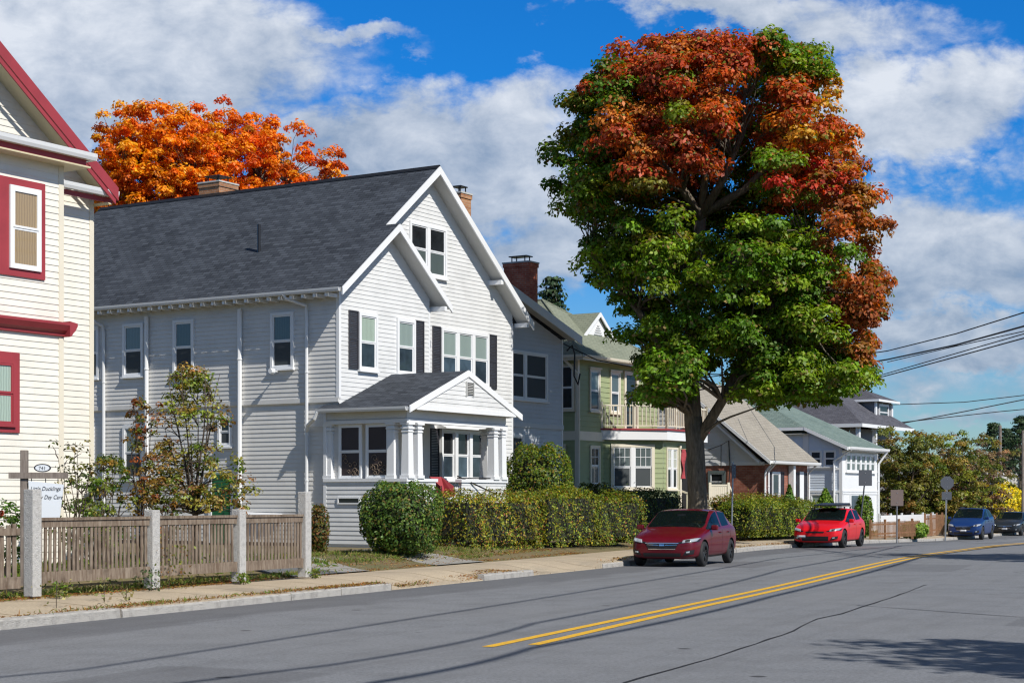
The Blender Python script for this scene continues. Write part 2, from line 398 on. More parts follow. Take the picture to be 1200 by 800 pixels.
g = MB().face((-4000,-500,-1.2),(4000,-500,-1.2),(4000,6000,-1.2),(-4000,6000,-1.2)).build('ground', M['soil']); tag(g, kind='structure')
strip('road', -16.2, .05, 14, lambda s, y, p: E(y), M['asphalt'])
strip('pavement', .03, 2.25, 8, lambda s, y, p: GH(0, y, s), M['pavement'])
strip('yard', 2.2, 60, 30, lambda s, y, p: GH(0, y, max(s, 2.26))-.004, M['soil'])
strip('pavement', .022, .03, 1, lambda s, y, p: E(y)-.03 if s < .026 else GH(0, y, .03), M['pavement'])
strip('pavement', -18.5, -16.3, 2, lambda s, y, p: E(y)+.14, M['pavement'])
strip('yard', -75, -18.45, 20, lambda s, y, p: E(y)+.13, M['soil'])
strip('kerb', -16.32, -16.18, 1, lambda s, y, p: E(y)+.145, M['kerb'])
strip('kerb', -16.185, -16.175, 1, lambda s, y, p: E(y)+(.145 if s < -16.18 else -.02), M['kerb'])
# granite kerb stones along the left side
mb = MB(); i = 0
def in_gap(y): return any(a <= y <= b for a, b in GAPS)
while i < len(KL)-6:
    n = random.choice((4,5,5)); a, c = i, i+n; i = c
    y = (KL[a].y+KL[c].y)/2
    if y < -20 or y > 160 or in_gap(y): continue
    h = .13+random.uniform(-.012,.01); t = random.uniform(-.015,.015)
    for q in range(a, c):
        p0, p1 = KL[q], KL[q+1]; n0, n1 = KN[q], KN[q+1]
        if q == c-1: p1 = p0+(p1-p0)*.93
        e0, e1 = E(p0.y), E(p1.y); r = random.uniform(-.006,.006)
        pts = []
        for p_, n_, e_ in ((p0,n0,e0),(p1,n1,e1)):
            for s, z in ((-.01+t,-.05),(t,h-.025),(.02+t,h+r*.3),(.16+t,h+.008),(.16+t,-.05)):
                w = p_+n_*s; pts.append((w.x, w.y, e_+z))
        mb.add(pts, [(0,1,6,5),(1,2,7,6),(2,3,8,7),(3,4,9,8),(4,3,2,1,0),(5,6,7,8,9)])
tag(mb.build('kerb', M['kerb']), kind='structure')
# double yellow centre line
def ribbon(name, pts, w, z, mat, jit=0, close=True):
    P = [V(p) for p in smooth_poly(pts, .6)]; mb = MB(); vs = []; fs = []
    for i, p in enumerate(P):
        d = (P[min(i+1, len(P)-1)]-P[max(i-1, 0)]).normalized(); n = V((-d.y, d.x))
        ww = w*(1+random.uniform(-jit, jit)); o = random.uniform(-jit, jit)*w*1.2
        for s in (-1, 1):
            q = p+n*(s*ww/2+o); vs.append((q.x, q.y, E(q.y)+z))
    for i in range(len(P)-1): fs.append((2*i, 2*i+1, 2*i+3, 2*i+2)[::-1])
    mb.add(vs, fs); return tag(mb.build(name, mat), kind='structure')
m, nt, b = newmat('yellow_line_paint'); v = mapped(nt, coord='Object')
k = mixc(nt, ramp(nt, noise(nt, v, 9, 6, .8), .52, .70), (.74,.42,.02), (.2,.15,.09)); nt.links.new(k, b.inputs['Base Color']); b.inputs['Roughness'].default_value = .7; M['yellow'] = m
YL = [(-.15,20.2),(2.4,26.6),(4.95,33),(7.9,40.8),(10.75,48.3),(13.3,54.3),(19.3,66.7),(28.5,87),(48,124),(87,196)]
ribbon('centre_line', [(x-.14, y+.06) for x, y in YL], .15, .006, M['yellow'])
ribbon('centre_line', [(x+.16, y-.06) for x, y in [(.1,20.6)]+YL[1:]], .15, .006, M['yellow'])
def gp(p, q, h=0): z = (1.75-h)*2000/(q-585); return (px(p, z), z)
line_dark = paint('road_line_dark', (.02,.02,.022), .7)
ribbon('dark_road_line', [gp(730,800), gp(812,777), gp(850,766), gp(900,749), gp(930,739), gp(958,725), gp(985,719), gp(1010,711), gp(1050,698), gp(1085,685)], .03, .007, line_dark, .5)  # long crack running along the lane
ribbon('dark_road_line', [gp(1003,709), gp(1100,716), gp(1200,723)], .035, .007, line_dark, .4)  # straight dark line across the lane
ribbon('dark_road_line', [gp(1020,688), gp(1120,694), gp(1260,701)], .02, .007, line_dark, .6)
# worn dark patches
# driveway and paths
def slab(name, pts, mat, dz=.012):
    P = [(x, y, GH(x, y)+dz) for x, y in pts]; mb = MB(); mb.face(*P); return tag(mb.build(name, mat), kind='structure')
def grid_patch(name, a, b, c, d, mat, dz=.03, n=14):
    a, b, c, d = V(a), V(b), V(c), V(d); mb = MB(); vs = []; fs = []
    for i in range(n+1):
        for j in range(n+1):
            p = (a*(1-i/n)+b*(i/n))*(1-j/n)+(d*(1-i/n)+c*(i/n))*(j/n); vs.append((p.x, p.y, GH(p.x, p.y)+dz))
    for i in range(n):
        for j in range(n): fs.append((i*(n+1)+j, (i+1)*(n+1)+j, (i+1)*(n+1)+j+1, i*(n+1)+j+1))
    mb.add(vs, fs); o = mb.build(name, mat)
    return tag(o, kind='structure')
def KPs(y, s):
    i = int(np.abs(KA[:,1]-y).argmin()); return (KL[i].x+KN[i].x*s, KL[i].y+KN[i].y*s)
grid_patch('driveway', KPs(32.9,2.2), KPs(34.9,2.2), KPs(37.5,11), KPs(35.5,11), M['asphalt'])
grid_patch('garden_path', KPs(34.4,2.2), KPs(35.6,2.2), KPs(38.5,6.6), KPs(37.0,6.6), M['concrete_grey'])
grid_patch('garden_path', KPs(39.0,2.2), KPs(41.2,2.2), KPs(42.0,6.0), KPs(40.6,6.0), M['concrete_grey'])

# ------------------------------------------------------------------ foliage
def leaf_mesh(name, P, nrm, size, colr, mat, parent=None, kind=None, aspect=.62, fold=.25):
    P = np.asarray(P, np.float32); n = len(P); nrm = np.asarray(nrm, np.float32)
    nrm /= np.maximum(np.linalg.norm(nrm, axis=1, keepdims=True), 1e-6)
    r = rng.normal(size=(n, 3)).astype(np.float32); r[:,2] -= .5
    t = r-(r*nrm).sum(1, keepdims=True)*nrm; t /= np.maximum(np.linalg.norm(t, axis=1, keepdims=True), 1e-6)
    b = np.cross(nrm, t); s = np.asarray(size, np.float32).reshape(-1, 1)*np.ones((n, 1), np.float32)
    W = s*aspect/2
    v = np.stack([P-t*s*.5, P+b*W+nrm*s*fold*.5-t*s*.02, P+t*s*.5, P-b*W+nrm*s*fold*.5-t*s*.02], 1).reshape(-1, 3)
    me = bpy.data.meshes.new(name); me.vertices.add(4*n); me.vertices.foreach_set('co', v.ravel())
    me.loops.add(4*n); me.loops.foreach_set('vertex_index', np.arange(4*n, dtype=np.int32))
    me.polygons.add(n); me.polygons.foreach_set('loop_start', np.arange(0, 4*n, 4, dtype=np.int32))
    me.update(calc_edges=True)
    at = me.color_attributes.new('Col', 'FLOAT_COLOR', 'POINT')
    c4 = np.ones((4*n, 4), np.float32); c4[:, :3] = np.repeat(np.clip(colr, 0, 1), 4, 0); at.data.foreach_set('color', c4.ravel())
    me.materials.append(mat); o = bpy.data.objects.new(name, me); COL.objects.link(o)
    if parent is not None: o.parent = parent
    if kind: o['kind'] = kind
    return o
def palette(cols, n, jit=.18, w=None):
    c = np.array(cols, np.float32); i = rng.choice(len(c), n, p=w); out = c[i]*(1+rng.normal(0, jit, (n, 1)))*(1+rng.normal(0, .06, (n, 3)))
    return np.clip(out, .003, .95)
def clump_leaves(C, rad, per, flat=.62, up=.55):
    """leaves in irregular domes round clump centres; gives points, normals, clump index"""
    n = len(C); idx = np.repeat(np.arange(n), per); d = rng.normal(size=(len(idx), 3)); d /= np.linalg.norm(d, axis=1, keepdims=True)
    d[:,2] = np.where(d[:,2] < -.25, -d[:,2]*.6, d[:,2])
    rr = rng.uniform(.45, 1.08, (len(idx), 1))**.7; r = rad[idx][:, None]*rr
    off = d*r; off[:,2] *= flat
    P = C[idx]+off; nr = d+rng.normal(0, .45, d.shape); nr[:,2] += up
    return P, nr, idx
def ray_bias(C, sun): return C@sun

GREEN = [(.055,.115,.018),(.075,.15,.022),(.04,.09,.018),(.11,.17,.028)]
def hedge(name, cx, cy, rz, lx, ly, z0, h, leaf, count, cols, w=None, label=None, cat='hedge', rough=.1, parent=None, group=None):
    o = empty(name, (cx, cy, z0), rz) if parent is None else parent
    n = count; areas = np.array([lx*h, lx*h, ly*h, ly*h, lx*ly*1.3]); f = rng.choice(5, n, p=areas/areas.sum())
    a = rng.uniform(-.5, .5, n); c = rng.uniform(0, 1, n)
    x = np.where(f == 2, -.5, np.where(f == 3, .5, a)); y = np.where(f == 0, -.5, np.where(f == 1, .5, np.where(f == 4, c-.5, a)))
    z = np.where(f == 4, 1., c)
    P = np.stack([x*lx, y*ly, z*h], 1); Nn = np.zeros((n, 3)); Nn[f == 0, 1] = -1; Nn[f == 1, 1] = 1; Nn[f == 2, 0] = -1; Nn[f == 3, 0] = 1; Nn[f == 4, 2] = 1
    bump = .7*np.sin(P[:,0]*2.3+P[:,1])+.5*np.sin(P[:,0]*5.1+P[:,2]*4)+.4*np.sin(P[:,2]*7+P[:,0]*9)
    P += Nn*(bump[:, None]*rough-rng.uniform(0, .22, (n, 1))**1.3+.03)
    e = np.minimum(np.minimum(lx/2-np.abs(x*lx), 9), 9)
    P += rng.normal(0, .035, P.shape); tq = np.clip((P[:,2:3]/h-.78)/.25, 0, 1.2)**2; P[:, 0:1] -= np.sign(P[:, 0:1])*tq*.10*(np.abs(P[:, 0:1]) > lx/2-.3); P[:, 1:2] *= 1-.22*tq; P[:,2] += .05*np.sin(P[:,0]*3.1)+.04*np.sin(P[:,0]*7.7+1); sh = rng.random(n) < .02; P[sh] += np.abs(rng.normal(0, .07, (int(sh.sum()), 3)))*(Nn[sh]+np.array([0,0,.8])); P[:,2] = np.maximum(P[:,2], .03)
    nr = Nn+rng.normal(0, .55, P.shape); nr[:,2] += .35
    col = palette(cols, n, .25, w); pt = (np.sin(P[:,0]*1.3+2)+np.sin(P[:,0]*3.7+P[:,2]*2)+.7*np.sin(P[:,0]*8+P[:,2]*6))[:, None]*.15; col = col*1.3*(1+pt)
    leaf_mesh('foliage', P, nr, rng.uniform(.7, 1.3, n)*leaf, col, M['leaf'], o)
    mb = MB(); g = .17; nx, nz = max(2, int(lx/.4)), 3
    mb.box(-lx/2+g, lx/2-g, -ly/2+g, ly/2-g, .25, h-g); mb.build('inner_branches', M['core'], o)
    st = MB()
    for q in range(int(lx*3)):
        xx = random.uniform(-lx/2+.15, lx/2-.15); yy = random.uniform(-ly/2+.1, ly/2-.1); st.tube([(xx, yy, -.03), (xx+random.uniform(-.12,.12), yy, .55)], .014, 5)
    st.tube([(-lx/2+.15,0,.0),(lx/2-.15,0,.0)], .02, 5)
    if False: st.build('stem', M['twig'], o)
    if label: tag(o, label, cat, group)
    return o
def bush(name, x, y, z0, rx, ry, h, leaf, count, cols, w=None, label=None, cat='bush', power=2.4, group=None, low=.0, mat='leaf', taper=0):
    o = empty(name, (x, y, z0)); n = count
    d = rng.normal(size=(n, 3)); d /= np.linalg.norm(d, axis=1, keepdims=True)
    k = (np.abs(d)**power).sum(1)**(-1/power); d2 = d*k[:, None]
    bump = 1+.05*np.sin(d[:,0]*7+d[:,2]*5)+.045*np.sin(d[:,1]*9+d[:,2]*11)+.03*np.sin(d[:,0]*17+3*d[:,2])
    r = bump*(1-rng.uniform(0, 1, n)**2*.28)
    P = d2*r[:, None]*np.array([rx, ry, h/2]); P[:,2] += h/2+low
    P[:,2] = np.maximum(P[:,2], .04+rng.uniform(0, .1, n))
    P[:, :2] *= (1-taper*np.clip(P[:,2:3]/h, 0, 1))
    nr = d+rng.normal(0, .55, d.shape); nr[:,2] += .3
    leaf_mesh('foliage', P, nr, rng.uniform(.7, 1.35, n)*leaf, palette(cols, n, .25, w)*1.35, M[mat], o)
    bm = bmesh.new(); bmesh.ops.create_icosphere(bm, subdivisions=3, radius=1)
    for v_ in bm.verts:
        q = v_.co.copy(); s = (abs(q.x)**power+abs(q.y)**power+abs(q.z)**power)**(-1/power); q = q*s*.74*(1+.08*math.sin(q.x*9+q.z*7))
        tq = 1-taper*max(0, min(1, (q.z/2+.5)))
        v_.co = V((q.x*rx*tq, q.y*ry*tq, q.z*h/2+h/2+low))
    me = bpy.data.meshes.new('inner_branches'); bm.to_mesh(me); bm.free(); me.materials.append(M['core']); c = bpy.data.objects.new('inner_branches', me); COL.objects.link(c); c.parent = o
    st = MB()
    for q in range(9):
        a = random.uniform(0, 6.28); rr = random.uniform(.05, .35)
        st.tube([(.1*math.cos(a), .1*math.sin(a), -.03), (rr*rx*math.cos(a), rr*ry*math.sin(a), low+.2*h)], [.03, .015], 5)
    st.build('stem', M['twig'], o)
    if label: tag(o, label, cat, group)
    return o
def limb(p, q, sag=.0, n=5, wob=.06):
    p, q = V(p), V(q); L = (q-p).length; out = []
    for i in range(n+1):
        t = i/n; r = p.lerp(q, t); r.z += sag*L*math.sin(math.pi*t)
        if 0 < i < n: r += V((random.uniform(-1,1), random.uniform(-1,1), random.uniform(-.6,.6)))*wob*L/3
        out.append(r)
    return out
def tree(name, x, y, z0, clumps, rad, per, leaf, cols, trunk, trunk_r, label, cat='tree', w=None, group=None, twigf=.6, mat='leaf', bark='bark', colfn=None, flat=.62, up=.55, extra=None, jit=.2):
    """clumps: Nx3 local centres; trunk: list of limb polylines [(pts, radii)] in local space"""
    o = empty(name, (x, y, z0)); P, nr, idx = clump_leaves(clumps, rad, per, flat, up)
    base = palette(cols, len(clumps), .16, w) if colfn is None else colfn(clumps)
    col = base[idx]*(1+rng.normal(0, jit, (len(idx), 1)))*(1+rng.normal(0, .07, (len(idx), 3)))
    if extra is not None: col = extra(P, col)
    leaf_mesh('crown', P, nr, rng.uniform(.7, 1.3, len(P))*leaf, np.clip(col, .004, .95), M[mat], o)
    mb = MB(); nodes = []
    for pts, rs in trunk:
        pts = [V(p) for p in pts]
        if len(pts) == 2: pts = limb(pts[0], pts[1], .03)
        if len(rs) != len(pts): rs = list(np.interp(np.linspace(0, 1, len(pts)), np.linspace(0, 1, len(rs)), rs))
        mb.tube(pts, rs, 10 if rs[0] > .1 else 6)
        for p, r in zip(pts, rs): nodes.append((p, r))
    A = np.array([tuple(p) for p, r in nodes])
    for c in clumps:
        if random.random() > twigf: continue
        d = ((A-c)**2).sum(1)+np.where(A[:,2] > c[2], 6, 0); j = int(d.argmin()); r0 = max(.012, min(nodes[j][1]*.5, .06))
        mb.tube(limb(nodes[j][0], c, .06, 4, .12), [r0, r0*.8, r0*.6, r0*.45, r0*.25], 5, False)
    mb.build('trunk', M[bark], o, smooth=True)
    tag(o, label, cat, group); return o
def shell_clumps(n, rx, ry, rz, cz, inner=.35, noisef=.18):
    d = rng.normal(size=(n, 3)); d /= np.linalg.norm(d, axis=1, keepdims=True)
    k = 1+noisef*np.sin(d[:,0]*5+1)*np.cos(d[:,2]*4)+noisef*.7*np.sin(d[:,1]*7+d[:,2]*6)
    r = rng.uniform(inner, 1, n)**.6*k
    return d*r[:, None]*np.array([rx, ry, rz])+np.array([0, 0, cz])
# ------------------------------------------------------------------ house kit (local frame: x along the front, y into the plot, front faces -y)
HR = math.atan2(.848, .53)
FRONT = ((1,0), (0,-1)); LEFT = ((0,1), (-1,0)); RIGHT = ((0,1), (1,0)); BACK = ((1,0), (0,1))
def house(name, x, y, base, label, cat='house', rz=HR):
    h = empty(name, (x, y, base), rz); h['zb'] = base; tag(h, label, cat); return h
def wall_siding(h, O, UN, polys, mat, pitch=.127, lap=.014, name='wall'):
    mb = MB()
    for p in polys: siding(mb, O, UN[0], UN[1], p, pitch, lap)
    return mb.build(name, mat, h)
def window(h, O, UN, u0, u1, h0, h1, casing='trim', upper='blind', lower='glass_blue', cw=.09, sash='trim', sill=True, rails=1, mull=0, dep=.07, name='window', grid=None, hood=0, lit=None):
    """double-hung sash: casing outline (u0..u1, h0..h1); mull = number of extra units side by side"""
    U, N = UN; f = MB(); B = lambda m, *a: m.obox(O, U, N, *a)
    B(f, u0, u0+cw, h0, h1, 0, dep); B(f, u1-cw, u1, h0, h1, 0, dep); B(f, u0+cw, u1-cw, h1-cw, h1, 0, dep); B(f, u0+cw, u1-cw, h0, h0+cw*.8, 0, dep)
    if sill: B(f, u0-.03, u1+.03, h0-.05, h0-.002, 0, dep+.045)
    if hood: B(f, u0-.06, u1+.06, h1+.002, h1+hood, 0, dep+.05)
    units = mull+1; mw = .16 if mull else 0; W = (u1-u0-2*cw-mw*mull)/units
    fo = f.build(name, M[casing], h); s = MB(); sw = .04
    for k in range(units):
        a = u0+cw+k*(W+mw); b = a+W; m0, m1 = h0+cw*.8, h1-cw; mid = (m0+m1)/2
        if k: B(s, a-mw, a, m0, m1, 0, dep-.004)
        for q0, q1, dd in ((m0, mid, .032), (mid, m1, .046)):
            B(s, a, a+sw, q0, q1, .012, dd); B(s, b-sw, b, q0, q1, .012, dd); B(s, a+sw, b-sw, q0, q0+sw, .012, dd); B(s, a+sw, b-sw, q1-sw, q1, .012, dd)
        if grid:
            for g in range(1, grid): B(s, a+sw+(W-2*sw)*g/grid-.01, a+sw+(W-2*sw)*g/grid+.01, mid+sw, m1-sw, .012, .04)
            B(s, a+sw, b-sw, (mid+m1)/2-.01, (mid+m1)/2+.01, .012, .039)
        for q0, q1, mt in ((m0, mid, lower), (mid, m1, upper)):
            mt = {'blind': random.choice(('blind','blind','blind2','blind3')), 'glass_blue': random.choice(('glass_blue','glass2')), 'blind_grey': random.choice(('blind_grey','blind_grey2'))}.get(mt, mt)
            pn = MB(); B(pn, a+sw-.002, b-sw+.002, q0+sw-.002, q1-sw+.002, .016, .024); pn.build('pane', M[mt], fo)
    s.build('sash', M[sash], fo)
    return fo
def slab_roof(mb, a, b, c, d, t=.11):
    """sheet with four corners (counter-clockwise from above) thickened downwards"""
    P = [V(p) for p in (a, b, c, d)]; n = (P[1]-P[0]).cross(P[2]-P[0]).normalized()
    if n.z < 0: n = -n
    return mb.prism(P, -n*t)
def rake(mb, a, b, out, w=.2, t=.045, dn=0):
    """board along a sloping edge; out = horizontal outward direction"""
    a, b = V((*a[:2], a[2]-dn)), V((*b[:2], b[2]-dn)); o = V((*out, 0))*t
    return mb.prism([a, b, b-V((0,0,w)), a-V((0,0,w))], o)
def corner(h, x, y, z0, z1, mat='trim', w=.1, sx=-1, sy=-1, name='corner_board'):
    mb = MB(); t = .024
    mb.box(x+sx*t, x-sx*(w-t), y+sy*t, y-sy*.002, z0, z1); mb.box(x+sx*t, x+sx*.0, y-sy*.004, y-sy*(w-t), z0, z1)
    return mb.build(name, M[mat], h)
def pipe(h, pts, r=.045, mat='gutter', name='downspout'):
    mb = MB(); mb.tube(pts, r, 8)
    for i in range(len(pts)-1):
        a, b = V(pts[i]), V(pts[i+1]); L = (b-a).length
        if L > 1.2:
            for t in (.25, .75):
                c = a.lerp(b, t); mb.tube([c-V((0,0,.02)), c+V((0,0,.02))], r*1.25, 8)
    return mb.build(name, M[mat], h, smooth=False)
def gutter(h, a, b, out, mat='gutter', s=.11):
    a, b = V(a), V(b); o = V((*out, 0)); mb = MB()
    prof = [(0,0), (s*.8,0), (s,s*.45), (s*1.08,s), (s*.98,s), (s*.9,s*.5), (s*.72,.012), (.012,.012), (.012,s), (0,s)]
    mb.prism([a+o*p-V((0,0,s-q)) for p, q in prof], b-a)
    for i in range(int((b-a).length/.45)):
        c = a+(b-a)*((i+.5)/int((b-a).length/.45)); d = (b-a).normalized()
        mb.prism([c+o*.01-V((0,0,.012)), c+o*s*1.02-V((0,0,.012)), c+o*s*1.02-V((0,0,.004)), c+o*.01-V((0,0,.004))], d*.02)
    return mb.build('gutter', M[mat], h)
def foundation(h, x0, x1, y0, y1, z0, z1, mat='foundation'):
    return MB().box(x0, x1, y0, y1, z0, z1).build('foundation', M[mat], h)
def chimney(h, x, y, w, d, z0, z1, mat, cap='soffit', pots=1, name='chimney'):
    mb = MB(); mb.box(x-w/2, x+w/2, y-d/2, y+d/2, z0, z1-.18); mb.box(x-w/2-.03, x+w/2+.03, y-d/2-.03, y+d/2+.03, z1-.179, z1-.04); o = mb.build(name, M[mat], h)
    c = MB().box(x-w/2-.05, x+w/2+.05, y-d/2-.05, y+d/2+.05, z1-.039, z1+.01); c.build('crown_slab', M[cap], o)
    p = MB(); 
    for sx in (-1, 1):
        for sy in (-1, 1): p.box(x+sx*w*.26-.015, x+sx*w*.26+.015, y+sy*d*.26-.015, y+sy*d*.26+.015, z1+.012, z1+.2)
    p.box(x-w*.36, x+w*.36, y-d*.36, y+d*.36, z1+.201, z1+.235)
    p.build('chimney_cap', M['black'], o); return o

# ================================================================== 1 big white house
BZ = .42
G = house('clapboard_house', -4.87, 48, BZ, 'large white clapboard house with charcoal gable roof, dark shutters and a pillared front porch')
SL = .78; EV = 7.66   # eave height at x=-.5 (roof top)
roofz = lambda x: EV+SL*(x+.5)
RX, RZ = 5.0, EV+SL*5.5
DEP = 14
W = .127
wall_siding(G, (0.04,0), LEFT, [[(0,BZ+.1),(DEP,BZ+.1),(DEP,4.45),(0,4.45)]], M['shade_warmed_siding'], lap=.016)
wall_siding(G, (0,0), LEFT, [[(0,4.6),(DEP,4.62),(DEP,7.62),(0,7.62)]], M['shade_warmed_siding'], lap=.016)
b = MB().obox((0,0), LEFT[0], LEFT[1], 0, DEP, 4.5, 4.63, -.06, .035); b.prism([(.04,0,4.44),(-.033,0,4.499),(.04,0,4.499)], (0,DEP,0)); b.build('belt_board', M['shade_warmed_siding'], G)
# bay wall with its small gable
bz = lambda x: roofz(x)-.14
wall_siding(G, (0,0), FRONT, [[(0,4.3),(4.45,4.3),(4.45,bz(0)),(2.2,bz(2.2)),(0,bz(0))]], M['white_siding'])
wall_siding(G, (0.04,0), FRONT, [[(0,BZ+.1),(4.41,BZ+.1),(4.41,4.3),(0,4.3)]], M['white_siding'])
wall_siding(G, (4.45,0), RIGHT, [[(0,BZ+.1),(.5,BZ+.1),(.5,7.6),(0,7.6)]], M['white_siding'])
# main front wall with tall gable
mz = lambda x: roofz(x)-.14 if x <= RX else roofz(2*RX-x)-.14
wall_siding(G, (0,.5), FRONT, [[(4.45,BZ+.1),(10,BZ+.1),(10,mz(10)),(5,mz(5)),(4.45,mz(4.45))], [(2.2,mz(2.2)-.1),(4.45,mz(2.2)-.1),(4.45,mz(4.45)),(2.2,mz(2.2))]], M['white_siding'])
wall_siding(G, (10,.5), RIGHT, [[(0,BZ+.1),(1,BZ+.1),(1,7.6),(0,7.6)]], M['white_siding'])
for c in ((0,0,4.62,7.6,-1,-1),): corner(G, c[0], c[1], c[2], c[3], sx=c[4], sy=c[5])
corner(G, 4.45, 0, 4.3, 7.5, sx=1, sy=-1, w=.07); corner(G, 10, .5, BZ, 7.6, sx=1, sy=-1, w=.07)
MB().box(4.452, 4.53, .42, .499, 4.3, 7.6).build('corner_board', M['trim'], G)
foundation(G, .09, 9.95, .1, DEP, -.1, BZ+.2)
# roof
mb = MB()
yb = DEP+.4
slab_roof(mb, (-.5,0,EV), (RX,0,RZ), (RX,yb,RZ), (-.5,yb,EV))
slab_roof(mb, (RX,0,RZ), (10.5,0,EV), (10.5,yb,EV), (RX,yb,RZ))
slab_roof(mb, (-.5,-.5,EV), (2.2,-.5,roofz(2.2)), (2.2,-.0005,roofz(2.2)), (-.5,-.0005,EV))
slab_roof(mb, (2.2,-.5,roofz(2.2)), (4.9,-.5,EV), (4.9,.499,EV), (2.2,.499,roofz(2.2)))
rf = mb.build('roof', M['roof_dark'], G)
MB().prism([(RX-.16,-.01,RZ-.09),(RX,-.01,RZ+.035),(RX+.16,-.01,RZ-.09),(RX+.16,-.01,RZ-.1),(RX,-.01,RZ+.02),(RX-.16,-.01,RZ-.1)], (0,yb,0)).build('ridge_cap', M['black'], rf)
mb = MB(); s = .115
slab_roof(mb, (-.46,.03,EV-s+.03), (RX,.03,RZ-s-.0), (RX,.5,RZ-s), (-.46,.5,EV-s+.03), .03)
slab_roof(mb, (RX,.03,RZ-s-.03), (10.46,.03,EV-s), (10.46,.5,EV-s), (RX,.5,RZ-s-.03), .03)
slab_roof(mb, (-.46,.5,EV-s), (0,.5,roofz(0)-s), (0,yb,roofz(0)-s), (-.46,yb,EV-s), .02)
slab_roof(mb, (-.46,-.46,EV-s), (2.2,-.46,roofz(2.2)-s-.03), (2.2,0,roofz(2.2)-s-.03), (-.46,0,EV-s), .03)
slab_roof(mb, (2.2,-.46,roofz(2.2)-s-.03), (4.86,-.46,EV-s), (4.86,.49,EV-s), (2.2,.49,roofz(2.2)-s-.03), .03)
mb.build('soffit', M['soffit'], G)
mb = MB()
rake(mb, (-.52,-.5,EV-.03), (2.2,-.5,roofz(2.2)-.02), (0,-1), .21); rake(mb, (2.2,-.5,roofz(2.2)-.02), (4.92,-.5,EV-.03), (0,-1), .21)
rake(mb, (2.2+.0,0,roofz(2.2)-.02), (RX,0,RZ-.02), (0,-1), .24); rake(mb, (RX,0,RZ-.02), (10.52,0,EV-.03), (0,-1), .24)
mb.build('rake_board', M['trim'], G)
mb = MB()
for x, y in ((4.62,-.5),(10.2,0.0),(8.6,0.0)):
    z = (roofz(2*2.2-x) if y < 0 else mz(x)+.14)-.36; mb.box(x-.07, x+.07, y+.003, y+.5 if y >= 0 else y+.97, z-.07, z+.07)
mb.build('lookout_bracket', M['trim'], G)
gutter(G, (-.50,-.45,EV-.02), (-.50,DEP,EV-.02), (-1,0))
for i in range(33): MB().box(-.52, -.03, .02+i*.42, .10+i*.42, EV-.24, EV-.14).build('rafter_tail', M['trim'], G)
MB().box(-.035, -.005, 0.1, DEP, 7.45, 7.62).build('frieze_board', M['shade_warmed_siding'], G)
# windows, left side
for a, b_, lo in ((1.60,2.45,'screen'),(5.41,6.24,'screen'),(7.46,8.32,'screen'),(9.35,10.2,'screen'),(12,12.85,'screen')):
    window(G, (0,0), LEFT, a, b_, 5.5, 7.12, upper='blind_grey', lower=lo, cw=.085, lit=0)
window(G, (.04,0), LEFT, 7.5, 8.35, 2.35, 4.02, upper='blind_grey', lower='screen')
window(G, (.04,0), LEFT, 9.6, 10.4, 2.35, 4.02, upper='glass_dark', lower='screen')
window(G, (.04,0), LEFT, 3.95, 4.5, 3.3, 4.2, upper='glass_dark', lower='screen')
d = MB().obox((.04,0), LEFT[0], LEFT[1], 3.98, 4.72, BZ+.05, 2.5, 0, .05).build('door', M['green_door'], G)
f = MB(); f.obox((.04,0), LEFT[0], LEFT[1], 4.723, 4.84, BZ+.05, 2.6, 0, .08); f.obox((.04,0), LEFT[0], LEFT[1], 3.86, 3.977, BZ+.05, 2.6, 0, .08); f.build('door_frame', M['trim'], d)
MB().lathe([(0,-.12),(.03,-.12),(.03,-.06),(0,-.06)], (.0,4.1,1.5), 'x', 10).build('handle', M['chrome'], d)
pipe(G, [(-.56,1.55,EV-.1),(-.5,1.5,EV-.22),(-.1,1.1,7.25),(-.07,1.1,6.9),(-.07,1.1,.75)], .05)
pipe(G, [(-.56,9.6,EV-.1),(-.5,9.5,EV-.22),(-.1,9.12,7.1),(-.07,9.1,6.9),(-.07,9.1,.75)], .05)
pipe(G, [(-.09,3.58,7.3),(-.09,3.58,1.45),(-.1,3.45,1.32),(-.1,2.0,1.28)], .07, 'trim', 'vent_pipe')
pipe(G, [(-.09,7.28,7.3),(-.09,7.28,.9)], .065, 'trim', 'vent_pipe')
MB().lathe([(0,-.42),(.07,-.42),(.09,-.3),(.05,-.22),(.02,-.2),(.02,0),(0,0)], (0,2.15,5.42), 'x', 12).build('wall_lamp', M['trim'], G)
pipe(G, [(1.5,4.2,9.0),(1.5,4.2,10.05)], .05, 'black', 'roof_vent').name = 'roof_vent'
# louvred shutters and front windows
def shutter(h, O, UN, u0, u1, h0, h1, mat='shutter'):
    mb = MB(); U, N = UN; w = .035
    for a, c in ((u0,u0+w),(u1-w,u1)): mb.obox(O, U, N, a, c, h0, h1, .016, .05)
    for q in (h0, (h0+h1)/2-w/2, h1-w): mb.obox(O, U, N, u0+w, u1-w, q, q+w, .016, .048)
    n = int((h1-h0)/.05)
    for i in range(n):
        z = h0+(h1-h0)*i/n; a = (O[0]+U[0]*(u0+w)+N[0]*.02, O[1]+U[1]*(u0+w)+N[1]*.02)
        mb.obox(O, U, N, u0+w, u1-w, z, z+.035, .016, .034)
    return mb.build('shutter', M[mat], h)
window(G, (0,0), FRONT, .88, 1.77, 5.45, 7.1); window(G, (0,0), FRONT, 2.73, 3.66, 5.45, 7.1)
shutter(G, (0,0), FRONT, .42, .86, 5.46, 7.12); shutter(G, (0,0), FRONT, 3.69, 4.13, 5.46, 7.12)
window(G, (0,.5), FRONT, 5.78, 8.5, 5.4, 7.1, mull=2)
